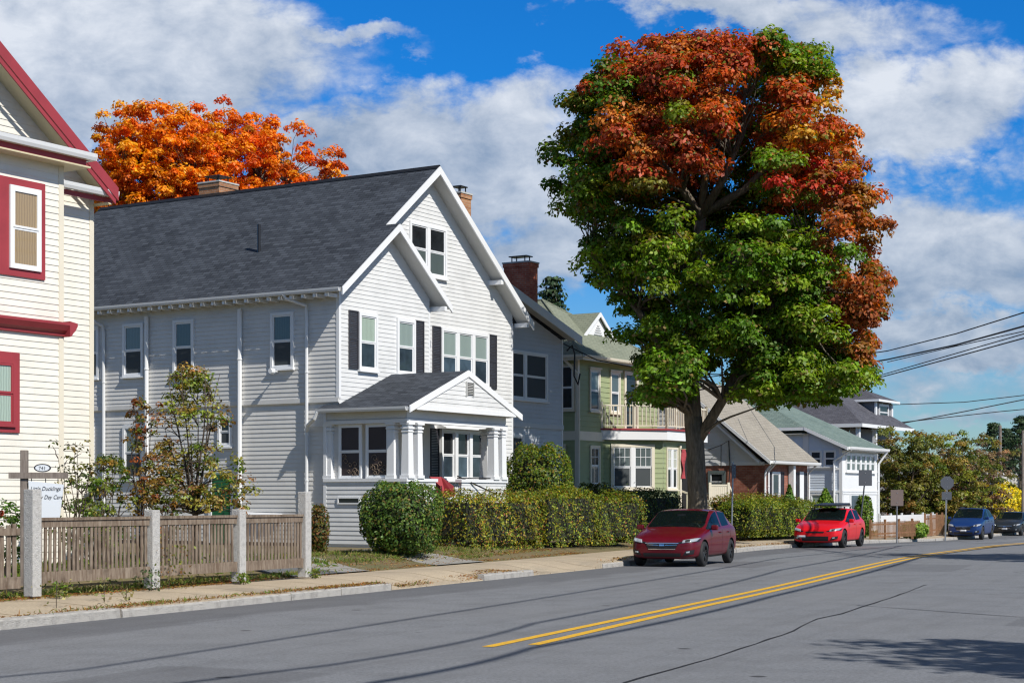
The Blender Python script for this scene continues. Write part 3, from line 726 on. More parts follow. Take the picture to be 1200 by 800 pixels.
shutter(G, (0,.5), FRONT, 5.31, 5.75, 5.35, 7.12); shutter(G, (0,.5), FRONT, 8.53, 8.99, 5.35, 7.12)
window(G, (0,.5), FRONT, 4.07, 6.06, 8.62, 10.2, upper='glass_dark', lower='blind_grey', mull=1)
# first-floor box window seen through the porch
window(G, (0,.5), FRONT, 5.7, 8.2, 2.35, 3.95, upper='glass_dark', lower='glass_blue', mull=2, dep=.12)
MB().prism([(5.55,.5,4.12),(5.55,.12,3.99),(5.55,.12,3.955),(5.55,.5,3.955)], (2.8,0,0)).build('window_hood', M['trim'], G)
shutter(G, (0,.5), FRONT, 5.2, 5.66, 2.2, 3.95)
MB().box(1.7, 2.55, -.05, -.005, 1.25, 3.35).build('front_door', M['black'], G)
chimney(G, 8.35, 1.5, .6, .5, 8.5, 11.75, 'brick_tan')
chimney(G, 5.5, 9.4, .9, .9, 10.5, 12.4, 'brick_tan')
# wing set back on the right, with its own low roof
wall_siding(G, (10,1.5), FRONT, [[(0,BZ+.1),(5,BZ+.1),(5,7.45),(0,8.95)]], M['shaded_wing_siding'], .14, .017)
mb = MB(); mb.box(10.0, 15.02, 1.44, 1.499, 4.25, 4.42); mb.box(10.0, 10.12, 1.45, 1.499, 4.43, 8.6); mb.build('belt_board', M['shaded_wing_siding'], G)
wall_siding(G, (15,1.5), RIGHT, [[(0,BZ+.1),(6,BZ+.1),(6,7.4),(0,7.4)]], M['white_siding'])
foundation(G, 10.0, 14.95, 1.55, 7, -.1, BZ+.2)
mb = MB(); slab_roof(mb, (9.6,1.0,9.35), (15.5,1.0,7.65), (15.5,8,7.65), (9.6,8,9.35)); mb.build('wing_roof', M['roof_dark'], G)
mb = MB(); rake(mb, (9.6,1.0,9.32), (15.52,1.0,7.62), (0,-1), .3); mb.build('rake_board', M['trim'], G)
mb = MB(); slab_roof(mb, (9.6,1.03,9.2), (15.45,1.03,7.52), (15.45,1.5,7.52), (9.6,1.5,9.2), .03); mb.build('soffit', M['soffit'], G)
corner(G, 15, 1.5, BZ, 7.5, sx=1, sy=-1, w=.07)
window(G, (0,1.5), FRONT, 10.9, 13.9, 5.2, 6.9, upper='screen', lower='screen', mull=1, sash='trim')
window(G, (0,1.5), FRONT, 11.2, 12.3, 2.2, 4.0, upper='screen', lower='screen')
chimney(G, 14.1, 2.7, .62, 1.05, 7.0, 10.25, 'brick_red')
mb = MB(); mb.tube([(15.0,1.3,7.1),(15.2,1.2,7.3),(15.3,1.15,7.0),(15.25,1.15,6.2),(15.45,1.1,5.9),(15.6,1.1,6.3)], .03, 6); mb.build('service_cable_drip_loop', M['wire'], G)
# ---- porch
PY = -2.4; PX = 5.0
P = MB(); P.box(-.05, PX, PY+.13, -.003, 1.3, 1.45); P = P.build('porch', M['concrete'], G)
mb = MB(); siding(mb, (-.1,0), *LEFT, [(PY,BZ+.05),(.45,BZ+.05),(.45,2.24),(PY,2.24)], W, .016)
siding(mb, (0,PY), *FRONT, [(-.1,BZ+.05),(1.3,BZ+.05),(1.3,2.24),(-.1,2.24)]); siding(mb, (0,PY), *FRONT, [(2.6,BZ+.05),(PX,BZ+.05),(PX,2.24),(2.6,2.24)])
siding(mb, (1.3,0), *RIGHT, [(PY,BZ+.05),(PY+.12,BZ+.05),(PY+.12,2.24),(PY,2.24)])
siding(mb, (-.1,0), *LEFT, [(PY,3.98),(.45,3.98),(.45,4.3),(PY,4.3)], 1.0, .002); siding(mb, (0,PY), *FRONT, [(-.1,3.98),(PX,3.98),(PX,4.3),(-.1,4.3)], 1.0, .002)
mb.box(-.095, 1.295, PY+.02, PY+.12, BZ, 2.24); mb.box(2.62, PX, PY+.02, PY+.12, BZ, 2.24); mb.box(-.08, PX, PY+.02, PY+.14, 3.96, 4.28); mb.box(-.09, .04, PY+.12, .449, BZ, 2.24); mb.box(-.08, .06, PY+.14, .449, 3.96, 4.28)
mb.build('parapet_wall', M['white_siding'], P)
mb = MB(); mb.box(-.15, 1.36, PY-.05, PY+.17, 2.243, 2.33); mb.box(2.55, PX+.05, PY-.05, PY+.17, 2.243, 2.33); mb.box(-.15, .08, PY+.172, .45, 2.243, 2.33)
mb.box(-.13, PX+.04, PY-.04, PY+.17, 3.86, 3.957); mb.box(-.13, .09, PY+.172, .45, 3.86, 3.957)
mb.build('cap_rail', M['trim'], P)
def column(x, y, w=.25):
    mb = MB(); a, c = w/2, w/2*.84
    for x0, hw, z0, z1 in ((0, a+.03, 2.332, 2.42),):
        mb.box(x-hw, x+hw, y-hw, y+hw, z0, z1)
    mb.add([(x-a,y-a,2.42),(x+a,y-a,2.42),(x+a,y+a,2.42),(x-a,y+a,2.42),(x-c,y-c,3.68),(x+c,y-c,3.68),(x+c,y+c,3.68),(x-c,y+c,3.68)], [(0,3,2,1),(4,5,6,7),(0,1,5,4),(1,2,6,5),(2,3,7,6),(3,0,4,7)])
    mb.box(x-c-.02, x+c+.02, y-c-.02, y+c+.02, 3.6, 3.64); mb.box(x-c-.035, x+c+.035, y-c-.035, y+c+.035, 3.685, 3.74); mb.box(x-c, x+c, y-c, y+c, 3.742, 3.8); mb.box(x-c-.05, x+c+.05, y-c-.05, y+c+.05, 3.802, 3.858)
    mb.build('column', M['trim'], P)
for x, y in ((.05,PY+.07),(.5,PY+.07),(.03,PY+.55),(4.4,PY+.07),(4.84,PY+.07),(4.84,PY+.6),(.03,.33)): column(x, y)
# side screens with scrollwork
for a, c in ((-1.75,-.95),(-.8,.0)):
    window(P, (.03,0), LEFT, a, c, 2.34, 3.85, upper='door_screen', lower='door_screen', cw=.05, sill=False, dep=.05)
    mb = MB()
    for q in range(9):
        cy = a+.15+.5*random.random(); cz = 2.45+.55*random.random(); r = .05+.06*random.random()
        mb.tube([(-.012, cy+r*math.cos(t*.7)*(1-t*.07), cz+r*math.sin(t*.7)*(1-t*.07)) for t in range(10)], .008, 4)
    mb.build('scrollwork', M['fence'], P)
# porch roof
pz = lambda x: 5.42-.395*abs(x-2.5); X0, X1 = -.36, 5.36; YF = PY-.3
mb = MB(); slab_roof(mb, (X0,YF,pz(X0)), (2.5,YF,5.42), (2.5,-.0,5.42), (X0,-.0,pz(X0)), .09); slab_roof(mb, (2.5,YF,5.42), (X1,YF,pz(X1)), (X1,.495,pz(X1)), (2.5,.495,5.42), .09)
slab_roof(mb, (X0,.001,pz(X0)), (-.03,.001,pz(-.03)), (-.03,.5,pz(-.03)), (X0,.5,pz(X0)), .09)
mb.build('porch_roof', M['roof_dark'], P)
mb = MB(); mb.prism([(X0+.04,YF+.03,4.2),(X1-.04,YF+.03,4.2),(X1-.04,-.01,4.2),(X0+.04,-.01,4.2)], (0,0,.045)); mb.build('porch_ceiling', M['soffit'], P)
mb = MB(); rake(mb, (X0-.04,YF,pz(X0)+.0), (2.5,YF,5.43), (0,-1), .18); rake(mb, (2.5,YF,5.43), (X1+.04,YF,pz(X1)), (0,-1), .18); mb.box(X0+.3, X1-.3, YF-.03, YF+.012, 4.2, 4.33)
mb.box(X0-.02, X0+.03, YF+.02, .45, 4.19, 4.26); mb.build('porch_fascia', M['trim'], P)
mb = MB(); siding(mb, (0,YF), *FRONT, [(X0+.2,4.3),(X1-.2,4.3),(2.5,5.28)]); mb.build('pediment', M['white_siding'], P)
v_ = MB(); v_.obox((0,YF), *FRONT, 2.4, 2.72, 4.73, 5.07, 0, .035)
v_ = v_.build('gable_vent', M['dark'], P); l = MB()
for i in range(7): l.obox((0,YF), *FRONT, 2.43, 2.69, 4.75+i*.045, 4.77+i*.045, .036, .05)
l.obox((0,YF), *FRONT, 2.36, 2.4, 4.7, 5.1, 0, .055); l.obox((0,YF), *FRONT, 2.72, 2.76, 4.7, 5.1, 0, .055)
l.build('louvre', M['soffit'], v_)
gutter(P, (X0-.03,YF+.05,pz(X0)-.01), (X0-.03,.45,pz(X0)-.01), (-1,0)).location.z = 0
mb = MB(); mb.tube([(X0-.1,.4,4.2),(X0-.1,.5,4.02),(-.2,.95,3.85),(-.1,1.05,3.7)], .055, 8); mb.build('downspout_elbow', M['gutter'], P)
mb = MB(); mb.obox((-.1,0), *LEFT, -.85, -.05, 1.62, 1.66, .016, .05); mb.obox((-.1,0), *LEFT, -.85, -.05, 1.78, 1.82, .016, .05); mb.obox((-.1,0), *LEFT, -.85, -.8, 1.66, 1.78, .016, .05); mb.obox((-.1,0), *LEFT, -.1, -.05, 1.66, 1.78, .016, .05)
mb = mb.build('basement_window', M['trim'], P); MB().obox((-.1,0), *LEFT, -.8, -.1, 1.66, 1.78, .01, .03).build('pane', M['glass_dark'], mb)
corner(P, -.1, PY, BZ, 2.24, sx=-1, sy=-1, name='corner_board')
mb = MB(); mb.box(-.12, .0, .36, .46, BZ, 4.2); mb.build('corner_board', M['trim'], P)
for i in range(5): MB().box(1.4, 2.52, PY-.3*(5-i)+.3, PY-.3*(4-i)+.296, .35, BZ+.17*(i+1)).build('step', M['concrete'], P)
mb = MB()
for x in (1.36, 2.56):
    mb.tube([(x,PY+.1,1.9),(x,PY-1.3,1.45)], .022, 6); mb.tube([(x,PY+.1,1.5),(x,PY-1.3,1.05)], .015, 6)
    for q in range(9): mb.tube([(x,PY+.05-.16*q,1.88-.05*q),(x,PY+.05-.16*q,BZ+.2 if q > 3 else 1.1)], .011, 5)
mb.tube([(2.56,PY+.1,2.42),(4.0,PY-.3,1.9)], .022, 6)
mb.tube([(2.56,PY+.1,2.36),(4.1,PY-.02,2.37)], .02, 6)
mb.build('railing', M['black'], P)
mb = MB(); mb.lathe([(0,-.14),(.05,-.12),(.07,-.06),(.02,0)], (2.45,YF+.5,4.19), 'z', 10); mb.build('porch_lamp', M['black'], P)
# red folding chair on the porch steps
def w_of(x, y, z): 
    q = Matrix.Rotation(HR, 4, 'Z') @ V((x, y, 0)); return (q.x-4.87, q.y+48, z)
ch = empty('folding_chair', w_of(2.15, PY+.15, 1.45), HR); tag(ch, 'red fabric folding chair standing at the porch entrance behind the hedge', 'chair')
mb = MB(); mb.add([(-.3,-.02,.42),(.3,-.02,.42),(.28,.25,.36),(-.28,.25,.36),(-.28,.42,.95),(.28,.42,.95)], [(0,1,2,3),(3,2,5,4)])
for s_ in (-1, 1): mb.add([(s_*.3,-.02,.42),(s_*.3,.3,.4),(s_*.29,.42,.95),(s_*.33,.02,.68)], [(0,1,2,3)])
o = mb.build('seat', M['red_fabric'], ch); md = o.modifiers.new('s', 'SOLIDIFY'); md.thickness = .025
mb = MB()
for s_ in (-1, 1): mb.tube([(s_*.3,-.05,.0),(s_*.3,.35,.45),(s_*.29,.44,.98)], .012, 6); mb.tube([(s_*.3,.4,.0),(s_*.31,-.02,.42),(s_*.33,.0,.68),(s_*.31,.36,.68)], .012, 6)
mb.build('frame', M['black'], ch)

# ================================================================== 2 cream house with red trim
Y = house('cream_house', -8.7, 33, .42, 'cream clapboard house with dark red window casings and red gable boards')
yz = lambda x: 8.3-.745*(x-2.42)
TX = -3.3; TZ = yz(TX)
wall_siding(Y, (0,0), FRONT, [[(-7,.5),(0,.5),(0,8.3),(-7,8.3)]], M['cream_siding'], .125)
wall_siding(Y, (0,0), RIGHT, [[(0,.5),(1.5,.5),(1.5,8.2),(0,8.2)]], M['cream_siding'], .125)
wall_siding(Y, (0,1.5), FRONT, [[(0,.5),(2.25,.5),(2.25,yz(2.25)-.15),(0,yz(0)-.15)], [(-9,8.3),(0,8.3),(0,yz(0)-.15),(TX,TZ-.15),(-9,TZ-.15-.745*5.7)]], M['cream_siding'], .125)
wall_siding(Y, (2.25,1.5), RIGHT, [[(0,.5),(10,.5),(10,8.1),(0,8.1)]], M['cream_siding'], .125)
corner(Y, 0, 0, .45, 8.2, 'cream_trim', .12, sx=1); corner(Y, 2.25, 1.5, .45, 8.05, 'cream_trim', .12, sx=1)
foundation(Y, -7, -.05, .08, 2, -.1, .52); foundation(Y, -8.8, 2.2, 1.6, 11, -.1, .52)
mb = MB(); slab_roof(mb, (TX,1.0,TZ), (2.44,1.0,yz(2.44)), (2.44,12,yz(2.44)), (TX,12,TZ)); slab_roof(mb, (TX-5.9,1.0,TZ-.745*5.9), (TX,1.0,TZ), (TX,12,TZ), (TX-5.9,12,TZ-.745*5.9))
slab_roof(mb, (-7.3,-.42,8.47), (.42,-.42,8.47), (.0,1.5,8.78), (-7.3,1.5,8.78), .06); mb.prism([(.42,-.42,8.41),(.42,1.5,8.41),(0,1.5,8.72)], (0,0,.06))
mb.build('roof', M['roof_dark'], Y)
mb = MB(); rake(mb, (TX,1.0,TZ-.03), (2.46,1.0,yz(2.46)-.03), (0,-1), .27, .05); rake(mb, (TX-5.9,1.0,TZ-.745*5.9), (TX,1.0,TZ-.03), (0,-1), .3, .05)
mb.build('rake_board', M['red_trim'], Y)
mb = MB(); rake(mb, (TX,.96,TZ-.36), (2.36,.96,yz(2.36)-.36), (0,-1), .1, .03); mb.build('rake_moulding', M['red_trim'], Y)
mb = MB(); slab_roof(mb, (TX,1.0,TZ-.33), (2.42,1.0,yz(2.42)-.2), (2.42,1.5,yz(2.42)-.2), (TX,1.5,TZ-.33), .03); mb.box(-7.3, .38, -.38, -.001, 8.17, 8.2); mb.box(.001, .38, 0, 1.5, 8.17, 8.2); mb.box(2.26, 2.42, 1.1, 12, 7.9, 7.93); mb.build('soffit', M['beige_soffit'], Y)
mb = MB(); mb.box(-7.3, .30, -.34, -.30, 8.2, 8.33); mb.box(.26, .30, -.299, 1.5, 8.2, 8.33); mb.box(.05, 2.44, 1.12, 1.16, 7.93, 8.03); mb.build('fascia', M['red_trim'], Y)
gutter(Y, (-7.3,-.345,8.45), (.46,-.345,8.45), (0,-1), 'gutter', .13); gutter(Y, (.0,1.1,8.17), (2.5,1.1,8.17), (0,-1), 'gutter', .13); gutter(Y, (.42,-.4,8.45), (.42,1.45,8.45), (1,0), 'gutter', .12)
mb = MB(); mb.obox((0,0), *FRONT, -2.6, -.47, 5.93, 7.76, 0, .05); w1 = mb.build('window_casing', M['red_trim'], Y)
for a, c in ((-1.36,-.60),(-2.5,-1.72)): window(Y, (0,-.05), FRONT, a, c, 6.07, 7.62, upper='curtain_brown', lower='curtain_brown', cw=.07, sill=False, dep=.04)
mb = MB(); mb.obox((0,0), *FRONT, -2.7, -1.1, 3.0, 4.5, 0, .05); mb.build('window_casing', M['red_trim'], Y)
window(Y, (0,-.05), FRONT, -2.5, -1.22, 3.1, 4.36, casing='red_trim', sash='red_trim', upper='blind', lower='blind', cw=.08, sill=False, dep=.05)
mb = MB(); mb.prism([(-6,0,4.88),(-6,-.07,4.9),(-6,-.08,4.95),(-6,-.15,5.0),(-6,-.22,5.1),(-6,-.22,5.15),(-6,0,5.18)], (6.0,0,0))
mb.prism([(0,.0,4.88),(.05,.0,4.9),(.08,0,4.95),(.14,0,5.0),(.2,0,5.1),(.2,0,5.15),(0,0,5.18)], (0,-.22,0)); mb.build('skirt_cornice', M['red_trim'], Y)
MB().box(TX-.1, TX+.1, 1.1, 12, TZ+.0, TZ+.06).build('ridge_cap', M['black'], Y)

# ================================================================== 3 green house
D = house('green_house', 2.54, 66, .4, 'sage green two storey house with hip roof and white railed balcony over a bay')
ge = 7.3
wall_siding(D, (0,0), LEFT, [[(0,.4),(9,.4),(9,ge-.1),(0,ge-.1)]], M['green_siding'], .2, .02)
wall_siding(D, (0,0), FRONT, [[(0,.4),(6.7,.4),(6.7,ge-.1),(0,ge-.1)]], M['green_siding'], .2, .02)
wall_siding(D, (6.7,0), RIGHT, [[(0,.4),(9,.4),(9,ge-.1),(0,ge-.1)]], M['green_siding'], .2, .02)
corner(D, 0, 0, .4, ge-.1, 'cream_trim', .14)
foundation(D, .05, 6.65, .08, 9, -.4, .5)
mb = MB(); e = .5; A0, A1 = V((3.35,3.6,10.0)), V((3.35,6.4,10.0)); c0, c1, c2, c3 = V((-e,-e,ge)), V((6.7+e,-e,ge)), V((6.7+e,9+e,ge)), V((-e,9+e,ge))
for p in ((c0,c1,A0),(c1,c2,A1,A0),(c2,c3,A1),(c3,c0,A0,A1)): mb.face(*p)
mb.face(c0, c3, c2, c1); rf = mb.build('roof', M['roof_green'], D)
mb = MB()
for p, q in ((c0,A0),(c1,A0),(A0,A1)): mb.tube([p+V((0,0,.02)), q+V((0,0,.02))], .05, 5)
mb.build('hip_cap', M['roof_green'], rf)
mb = MB(); mb.box(-e+.02, 6.7+e-.02, -e+.02, -.02, ge-.1, ge-.07); mb.box(-e+.02, -.02, -.019, 9, ge-.1, ge-.07); mb.build('soffit', M['beige_soffit'], D)
mb = MB(); mb.box(-e, 6.7+e, -e-.02, -e+.02, ge-.2, ge-.02); mb.box(-e-.02, -e+.02, -e+.021, 9, ge-.2, ge-.02); mb.build('fascia', M['cream_trim'], D)
gutter(D, (-e-.02,-e-.025,ge+.0), (6.7+e,-e-.025,ge+.0), (0,-1), 'cream_trim'); gutter(D, (-e-.025,-e,ge), (-e-.025,9,ge), (-1,0), 'cream_trim')
pipe(D, [(-.5,.35,ge-.12),(-.1,-.05,ge-.7),(-.09,-.09,ge-1),(-.09,-.09,.5)], .06, 'cream_trim')
mb = MB(); mb.obox((0,0), *FRONT, 0, 2.04, 4.05, 4.4, 0, .05); mb.obox((0,0), *LEFT, 0, 9, 4.05, 4.4, 0, .05); mb.build('belt_board', M['cream_trim'], D)
window(D, (0,0), LEFT, .12, .88, 5.2, 7.0, 'cream_trim', 'glass_dark', 'glass_dark'); window(D, (0,0), LEFT, .5, 1.3, 2.2, 3.9, 'cream_trim', 'glass_dark', 'blind_grey')
for a, c in ((.87,1.70),(2.54,3.37)): window(D, (0,0), FRONT, a, c, 5.2, 6.87, 'cream_trim', 'blind_grey', 'glass_blue', hood=.06)
window(D, (0,0), FRONT, .9, 1.7, 2.3, 3.87, 'cream_trim', 'glass_dark', 'blind_grey', grid=2)
mb = MB(); mb.obox((0,0), *FRONT, 3.85, 4.75, 4.65, 6.8, 0, .03); dr = mb.build('balcony_door', M['glass_dark'], D)
mb = MB(); mb.obox((0,0), *FRONT, 3.7, 3.85, 4.6, 6.95, 0, .08); mb.obox((0,0), *FRONT, 4.75, 4.9, 4.6, 6.95, 0, .08); mb.obox((0,0), *FRONT, 3.85, 4.75, 6.8, 6.95, 0, .08); mb.build('door_frame', M['cream_trim'], dr)
# bay + balcony (chamfered)
bay = [(2.04,0),(3.8,-1.75),(7.0,-1.75),(8.2,-.6),(8.2,.0)]
mb = MB(); tr = MB()
for (a, c) in zip(bay[:-1], bay[1:]):
    u = V((c[0]-a[0], c[1]-a[1])); L = u.length; u /= L; n = (u.y, -u.x); siding(mb, a, (u.x,u.y), n, [(0,.4),(L,.4),(L,4.1),(0,4.1)], .2, .02)
bo = mb.build('bay', M['green_siding'], D)
def off(poly, d): 
    c = V((5,.5)); return [(p[0]+(d if p[0] > 5 else -d*.7), p[1]-d if p[1] < -.01 else p[1]) for p in poly]
def ring(mb, poly, z0, z1):
    pts = [(x, y, z0) for x, y in poly]; mb.prism(pts, (0,0,z1-z0))
mb = MB(); ring(mb, off(bay, .3), 4.12, 4.5); mb.build('balcony_fascia', M['trim'], bo); mb = MB(); ring(mb, off(bay, .36), 4.502, 4.57); mb.build('balcony_deck', M['red_trim'], bo)
mb = MB(); bal = off(bay, .26)
for (a, c) in zip(bal[:-1], bal[1:]):
    A_, C_ = V((*a,0)), V((*c,0)); L = (C_-A_).length; n = max(1, int(L/.16))
    for zz, w_ in ((4.68,.04),(5.48,.06)): mb.beam((a[0],a[1],zz), (c[0],c[1],zz), w_, w_)
    for i in range(1, n): p = A_.lerp(C_, i/n); mb.box(p.x-.02, p.x+.02, p.y-.02, p.y+.02, 4.7, 5.46)
    for p in (A_, C_, A_.lerp(C_, .5)): mb.box(p.x-.05, p.x+.05, p.y-.05, p.y+.05, 4.572, 5.62)
mb.build('balcony_railing', M['cream_trim'], bo)
u = V((1.76,-1.75)).normalized(); n = (u.y, -u.x); UNf = ((u.x,u.y), n)
window(bo, bay[0], UNf, .3, 2.12, 2.15, 3.95, 'cream_trim', 'blind_grey', 'screen', mull=1, grid=3, cw=.12)
window(bo, bay[1], FRONT[0:1]+((0,-1),), .25, 1.25, 2.15, 3.85, 'cream_trim', 'blind', 'glass_dark', mull=1, grid=2, cw=.08)
mb = MB(); mb.obox(bay[1], (1,0), (0,-1), 1.5, 2.5, .9, 3.8, 0, .04); dr = mb.build('front_door', M['dark'], bo); mb = MB(); mb.obox(bay[1], (1,0), (0,-1), 1.36, 1.5, .9, 3.95, 0, .1); mb.obox(bay[1], (1,0), (0,-1), 2.5, 2.64, .9, 3.95, 0, .1); mb.build('door_frame', M['cream_trim'], dr)
# dormer
mb = MB(); dz0, dz1 = 8.3, 9.32; dy = 1.25
rz_ = lambda y: ge+(10-ge)/4.1*(y+.5)
for s_ in (-1, 1):
    mb.prism([(3.85,dy-.1,dz1+.08),(3.85+s_*1.35,dy-.1,dz0+.04),(3.85+s_*1.35,dy-.1,dz0-.04),(3.85,dy-.1,dz1)], (0,2.6,0))
dm = mb.build('dormer', M['roof_green'], rf); mb = MB(); mb.prism([(2.65,dy,dz0-.1),(5.05,dy,dz0-.1),(3.85,dy,dz1)], (0,1.2,0)); mb.build('dormer_gable', M['trim'], dm)
mb = MB(); rake(mb, (2.45,dy-.1,dz0+.04), (3.85,dy-.1,dz1+.08), (0,-1), .17); rake(mb, (3.85,dy-.1,dz1+.08), (5.25,dy-.1,dz0+.04), (0,-1), .17); mb.build('rake_board', M['trim'], dm)
mb = MB()
for i in range(5): w_ = .34*(1-i/5.5); mb.box(3.85-w_, 3.85+w_, dy-.03, dy-.001, dz0+.18+i*.09, dz0+.21+i*.09)
mb.build('louvre', M['soffit'], dm)
# front steps with rails
mb = MB()
for x in (5.35, 6.65):
    for q in range(6): mb.box(x-.03, x+.03, -2.1-.3*q, -2.04-.3*q, .4, 1.95-.12*q)
    mb.beam((x,-1.8,2.1), (x,-3.8,1.4), .06, .07)
mb.build('stair_railing', M['cream_trim'], bo)
for i in range(4): MB().box(5.4, 6.6, -1.77-.3*(4-i), -1.77-.3*(3-i)-.003, .1, .42+.15*(i+1)).build('step', M['brick_red'], bo)
fl = empty('red_banner', (0,0,0)); q = Matrix.Rotation(HR, 4, 'Z') @ V((5.2,-1.9,0)); fl.location = (q.x+2.54, q.y+66, 2.5); fl.rotation_euler = (0,0,HR); tag(fl, 'red hanging banner beside the green house front door', 'banner')
mb = MB(); vs = []
for i in range(9):
    for j in range(4): vs.append((j*.1+.03*math.sin(i*1.4), .04*math.sin(i*.9+j), 1.3-i*.15))
fs = [(i*4+j, i*4+j+1, i*4+j+5, i*4+j+4) for i in range(8) for j in range(3)]
mb.add(vs, fs); o = mb.build('cloth', M['red_fabric'], fl); o.modifiers.new('s', 'SOLIDIFY').thickness = .01
MB().tube([(-.05,.0,1.33),(.4,.0,1.33)], .012, 6).build('rod', M['black'], fl)

# ================================================================== 4 brick house with beige roof
K = house('brick_house', 11.25, 76, .3, 'low brown brick house with beige roof and pale blue gable siding')
wh = 3.4; W4 = 4.95; D4 = 8.6
mb = MB(); mb.box(0, W4, .0, D4, -.3, wh-.05); mb.build('wall', M['brick_brown'], K)
wall_siding(K, (-.003,0), LEFT, [[(.1,wh),(D4-.1,wh),(D4/2,7.0)]], M['white_siding'], .2, .02); wall_siding(K, (W4+.003,0), RIGHT, [[(.1,wh),(D4-.1,wh),(D4/2,7.0)]], M['blue_siding'], .2, .02)
mb = MB(); slab_roof(mb, (-.3,-.4,wh+.1), (W4+.4,-.4,wh+.1), (W4+.4,D4/2,7.25), (-.3,D4/2,7.25), .12); slab_roof(mb, (-.3,D4/2,7.25), (W4+.4,D4/2,7.25), (W4+.4,D4+.4,wh+.1), (-.3,D4+.4,wh+.1), .12); mb.build('roof', M['roof_beige'], K)
mb = MB(); rake(mb, (-.3,-.42,wh+.07), (-.3,D4/2,7.22), (-1,0), .17); rake(mb, (-.3,D4/2,7.22), (-.3,D4+.4,wh+.07), (-1,0), .17); rake(mb, (-.27,.15,wh+.05), (-.27,D4/2,6.9), (1,0), .12); mb.box(-.04, -.005, 0, D4, wh-.12, wh+.03); mb.build('rake_board', M['trim'], K)
gutter(K, (-.3,-.41,wh+.07), (W4+.4,-.41,wh+.07), (0,-1), 'trim', .13); mb = MB(); mb.box(-.28, W4+.35, -.38, -.01, wh-.08, wh-.05); mb.build('soffit', M['soffit'], K)
pipe(K, [(-.1,-.42,wh-.05),(-.08,-.1,wh-.4),(-.08,-.06,wh-.6),(-.08,-.06,.3)], .05, 'trim'); pipe(K, [(.25,-.42,wh-.05),(.25,-.08,wh-.4),(.25,-.08,.3)], .05, 'trim'); pipe(K, [(W4+.1,-.45,wh-.02),(W4+.1,-.05,wh-.4),(W4+.08,-.05,.3)], .05, 'trim')
window(K, (0,0), LEFT, 1.9, 2.75, 2.05, 3.05, 'blind_grey', 'glass_dark', 'blind_grey', cw=.12)
window(K, (0,0), FRONT, .72, 1.62, .9, 3.0, 'trim', 'glass_blue', 'glass_blue', mull=0); shutter(K, (0,0), FRONT, .35, .68, .9, 3.0); shutter(K, (0,0), FRONT, 1.66, 2.1, .9, 3.0)
mb = MB(); mb.box(2.6, 2.85, -.3, -.05, .3, wh-.1); mb.build('post', M['trim'], K)
shutter(K, (0,0), FRONT, 3.55, 3.9, .7, 3.0); mb = MB(); mb.box(3.92, 4.4, -.06, -.002, .3, 3.05); mb.build('front_door', M['trim'], K); shutter(K, (0,0), FRONT, 4.42, 4.85, .7, 3.0)
MB().lathe([(0,-.1),(.06,-.1),(.08,0),(.05,.12),(0,.14)], (3.2,-.12,2.5), 'z', 10).build('wall_lamp', M['black'], K)
mb = MB(); mb.tube([(-.06,2.1,3.2),(-.25,2.0,4.2),(-.1,1.7,4.4),(-.07,1.65,3.2),(-.07,1.8,1.2)], .025, 5); mb.tube([(-.25,2.0,4.2),(-.3,2.6,4.0)], .02, 5); mb.build('service_cable', M['wire'], K)

# ================================================================== 5 light blue house with green roof
L_ = house('blue_house', 16.65, 86, .0, 'pale blue clapboard house with teal shingle roof and white enclosed porch')
z5 = lambda y: 4.4+.45*(y+.4); z0 = -.1
wall_siding(L_, (0,0), LEFT, [[(0,z0),(1.9,z0),(1.9,z5(1.9)-.12),(0,z5(0)-.12)], [(1.9,z0),(9,z0),(9,5.1),(1.9,5.1)]], M['blue_siding'], .13)
mb = MB(); mb.box(-.0, 5.0, .0, .1, z0, z5(0)-.12); mb.build('porch_front', M['trim'], L_)
wall_siding(L_, (5,0), RIGHT, [[(0,z0),(1.9,z0),(1.9,z5(1.9)-.12),(0,z5(0)-.12)], [(1.9,z0),(9,z0),(9,5.1),(1.9,5.1)]], M['blue_siding'], .13)
mb = MB(); a = V((-.35,-.4,z5(-.4))); b_ = V((5.35,-.4,z5(-.4))); h1 = V((5.35,6.7,z5(6.7))); h0_ = V((3.2,6.7,z5(6.7))); e0 = V((-.35,1.9,z5(1.9)))
mb.face(a, b_, h1, h0_, e0); mb.face(e0, h0_, V((-.35,12,z5(1.9)))); mb.face(h0_, h1, V((5.35,12.5,z5(1.9))), V((-.35,12,z5(1.9)))); mb.face(a-V((0,0,.1)), e0-V((0,0,.1)), V((5.35,1.9,z5(1.9)-.1)), b_-V((0,0,.1))); mb.face(b_, b_-V((0,0,.1)), V((5.35,12.5,z5(1.9))), h1)
mb.build('roof', M['roof_teal'], L_)
mb = MB(); rake(mb, (-.35,-.42,z5(-.4)-.01), (-.35,1.9,z5(1.9)-.01), (-1,0), .17); mb.box(-.38, -.33, 1.9, 9, z5(1.9)-.17, z5(1.9)-.01); mb.box(-.35, 5.35, -.44, -.4, z5(-.4)-.19, z5(-.4)-.01); rake(mb, (5.35,-.42,z5(-.4)-.01), (5.35,6.7,z5(6.7)-.01), (1,0), .17)
mb.build('fascia', M['trim'], L_)
gutter(L_, (-.35,-.445,z5(-.4)), (5.35,-.445,z5(-.4)), (0,-1), 'trim', .14)
mb = MB(); mb.box(-.35, 0, 1.9, 9, 5.08, 5.11); mb.box(-.3, 5.3, -.38, 0, 4.2, 4.23); mb.build('soffit', M['soffit'], L_)
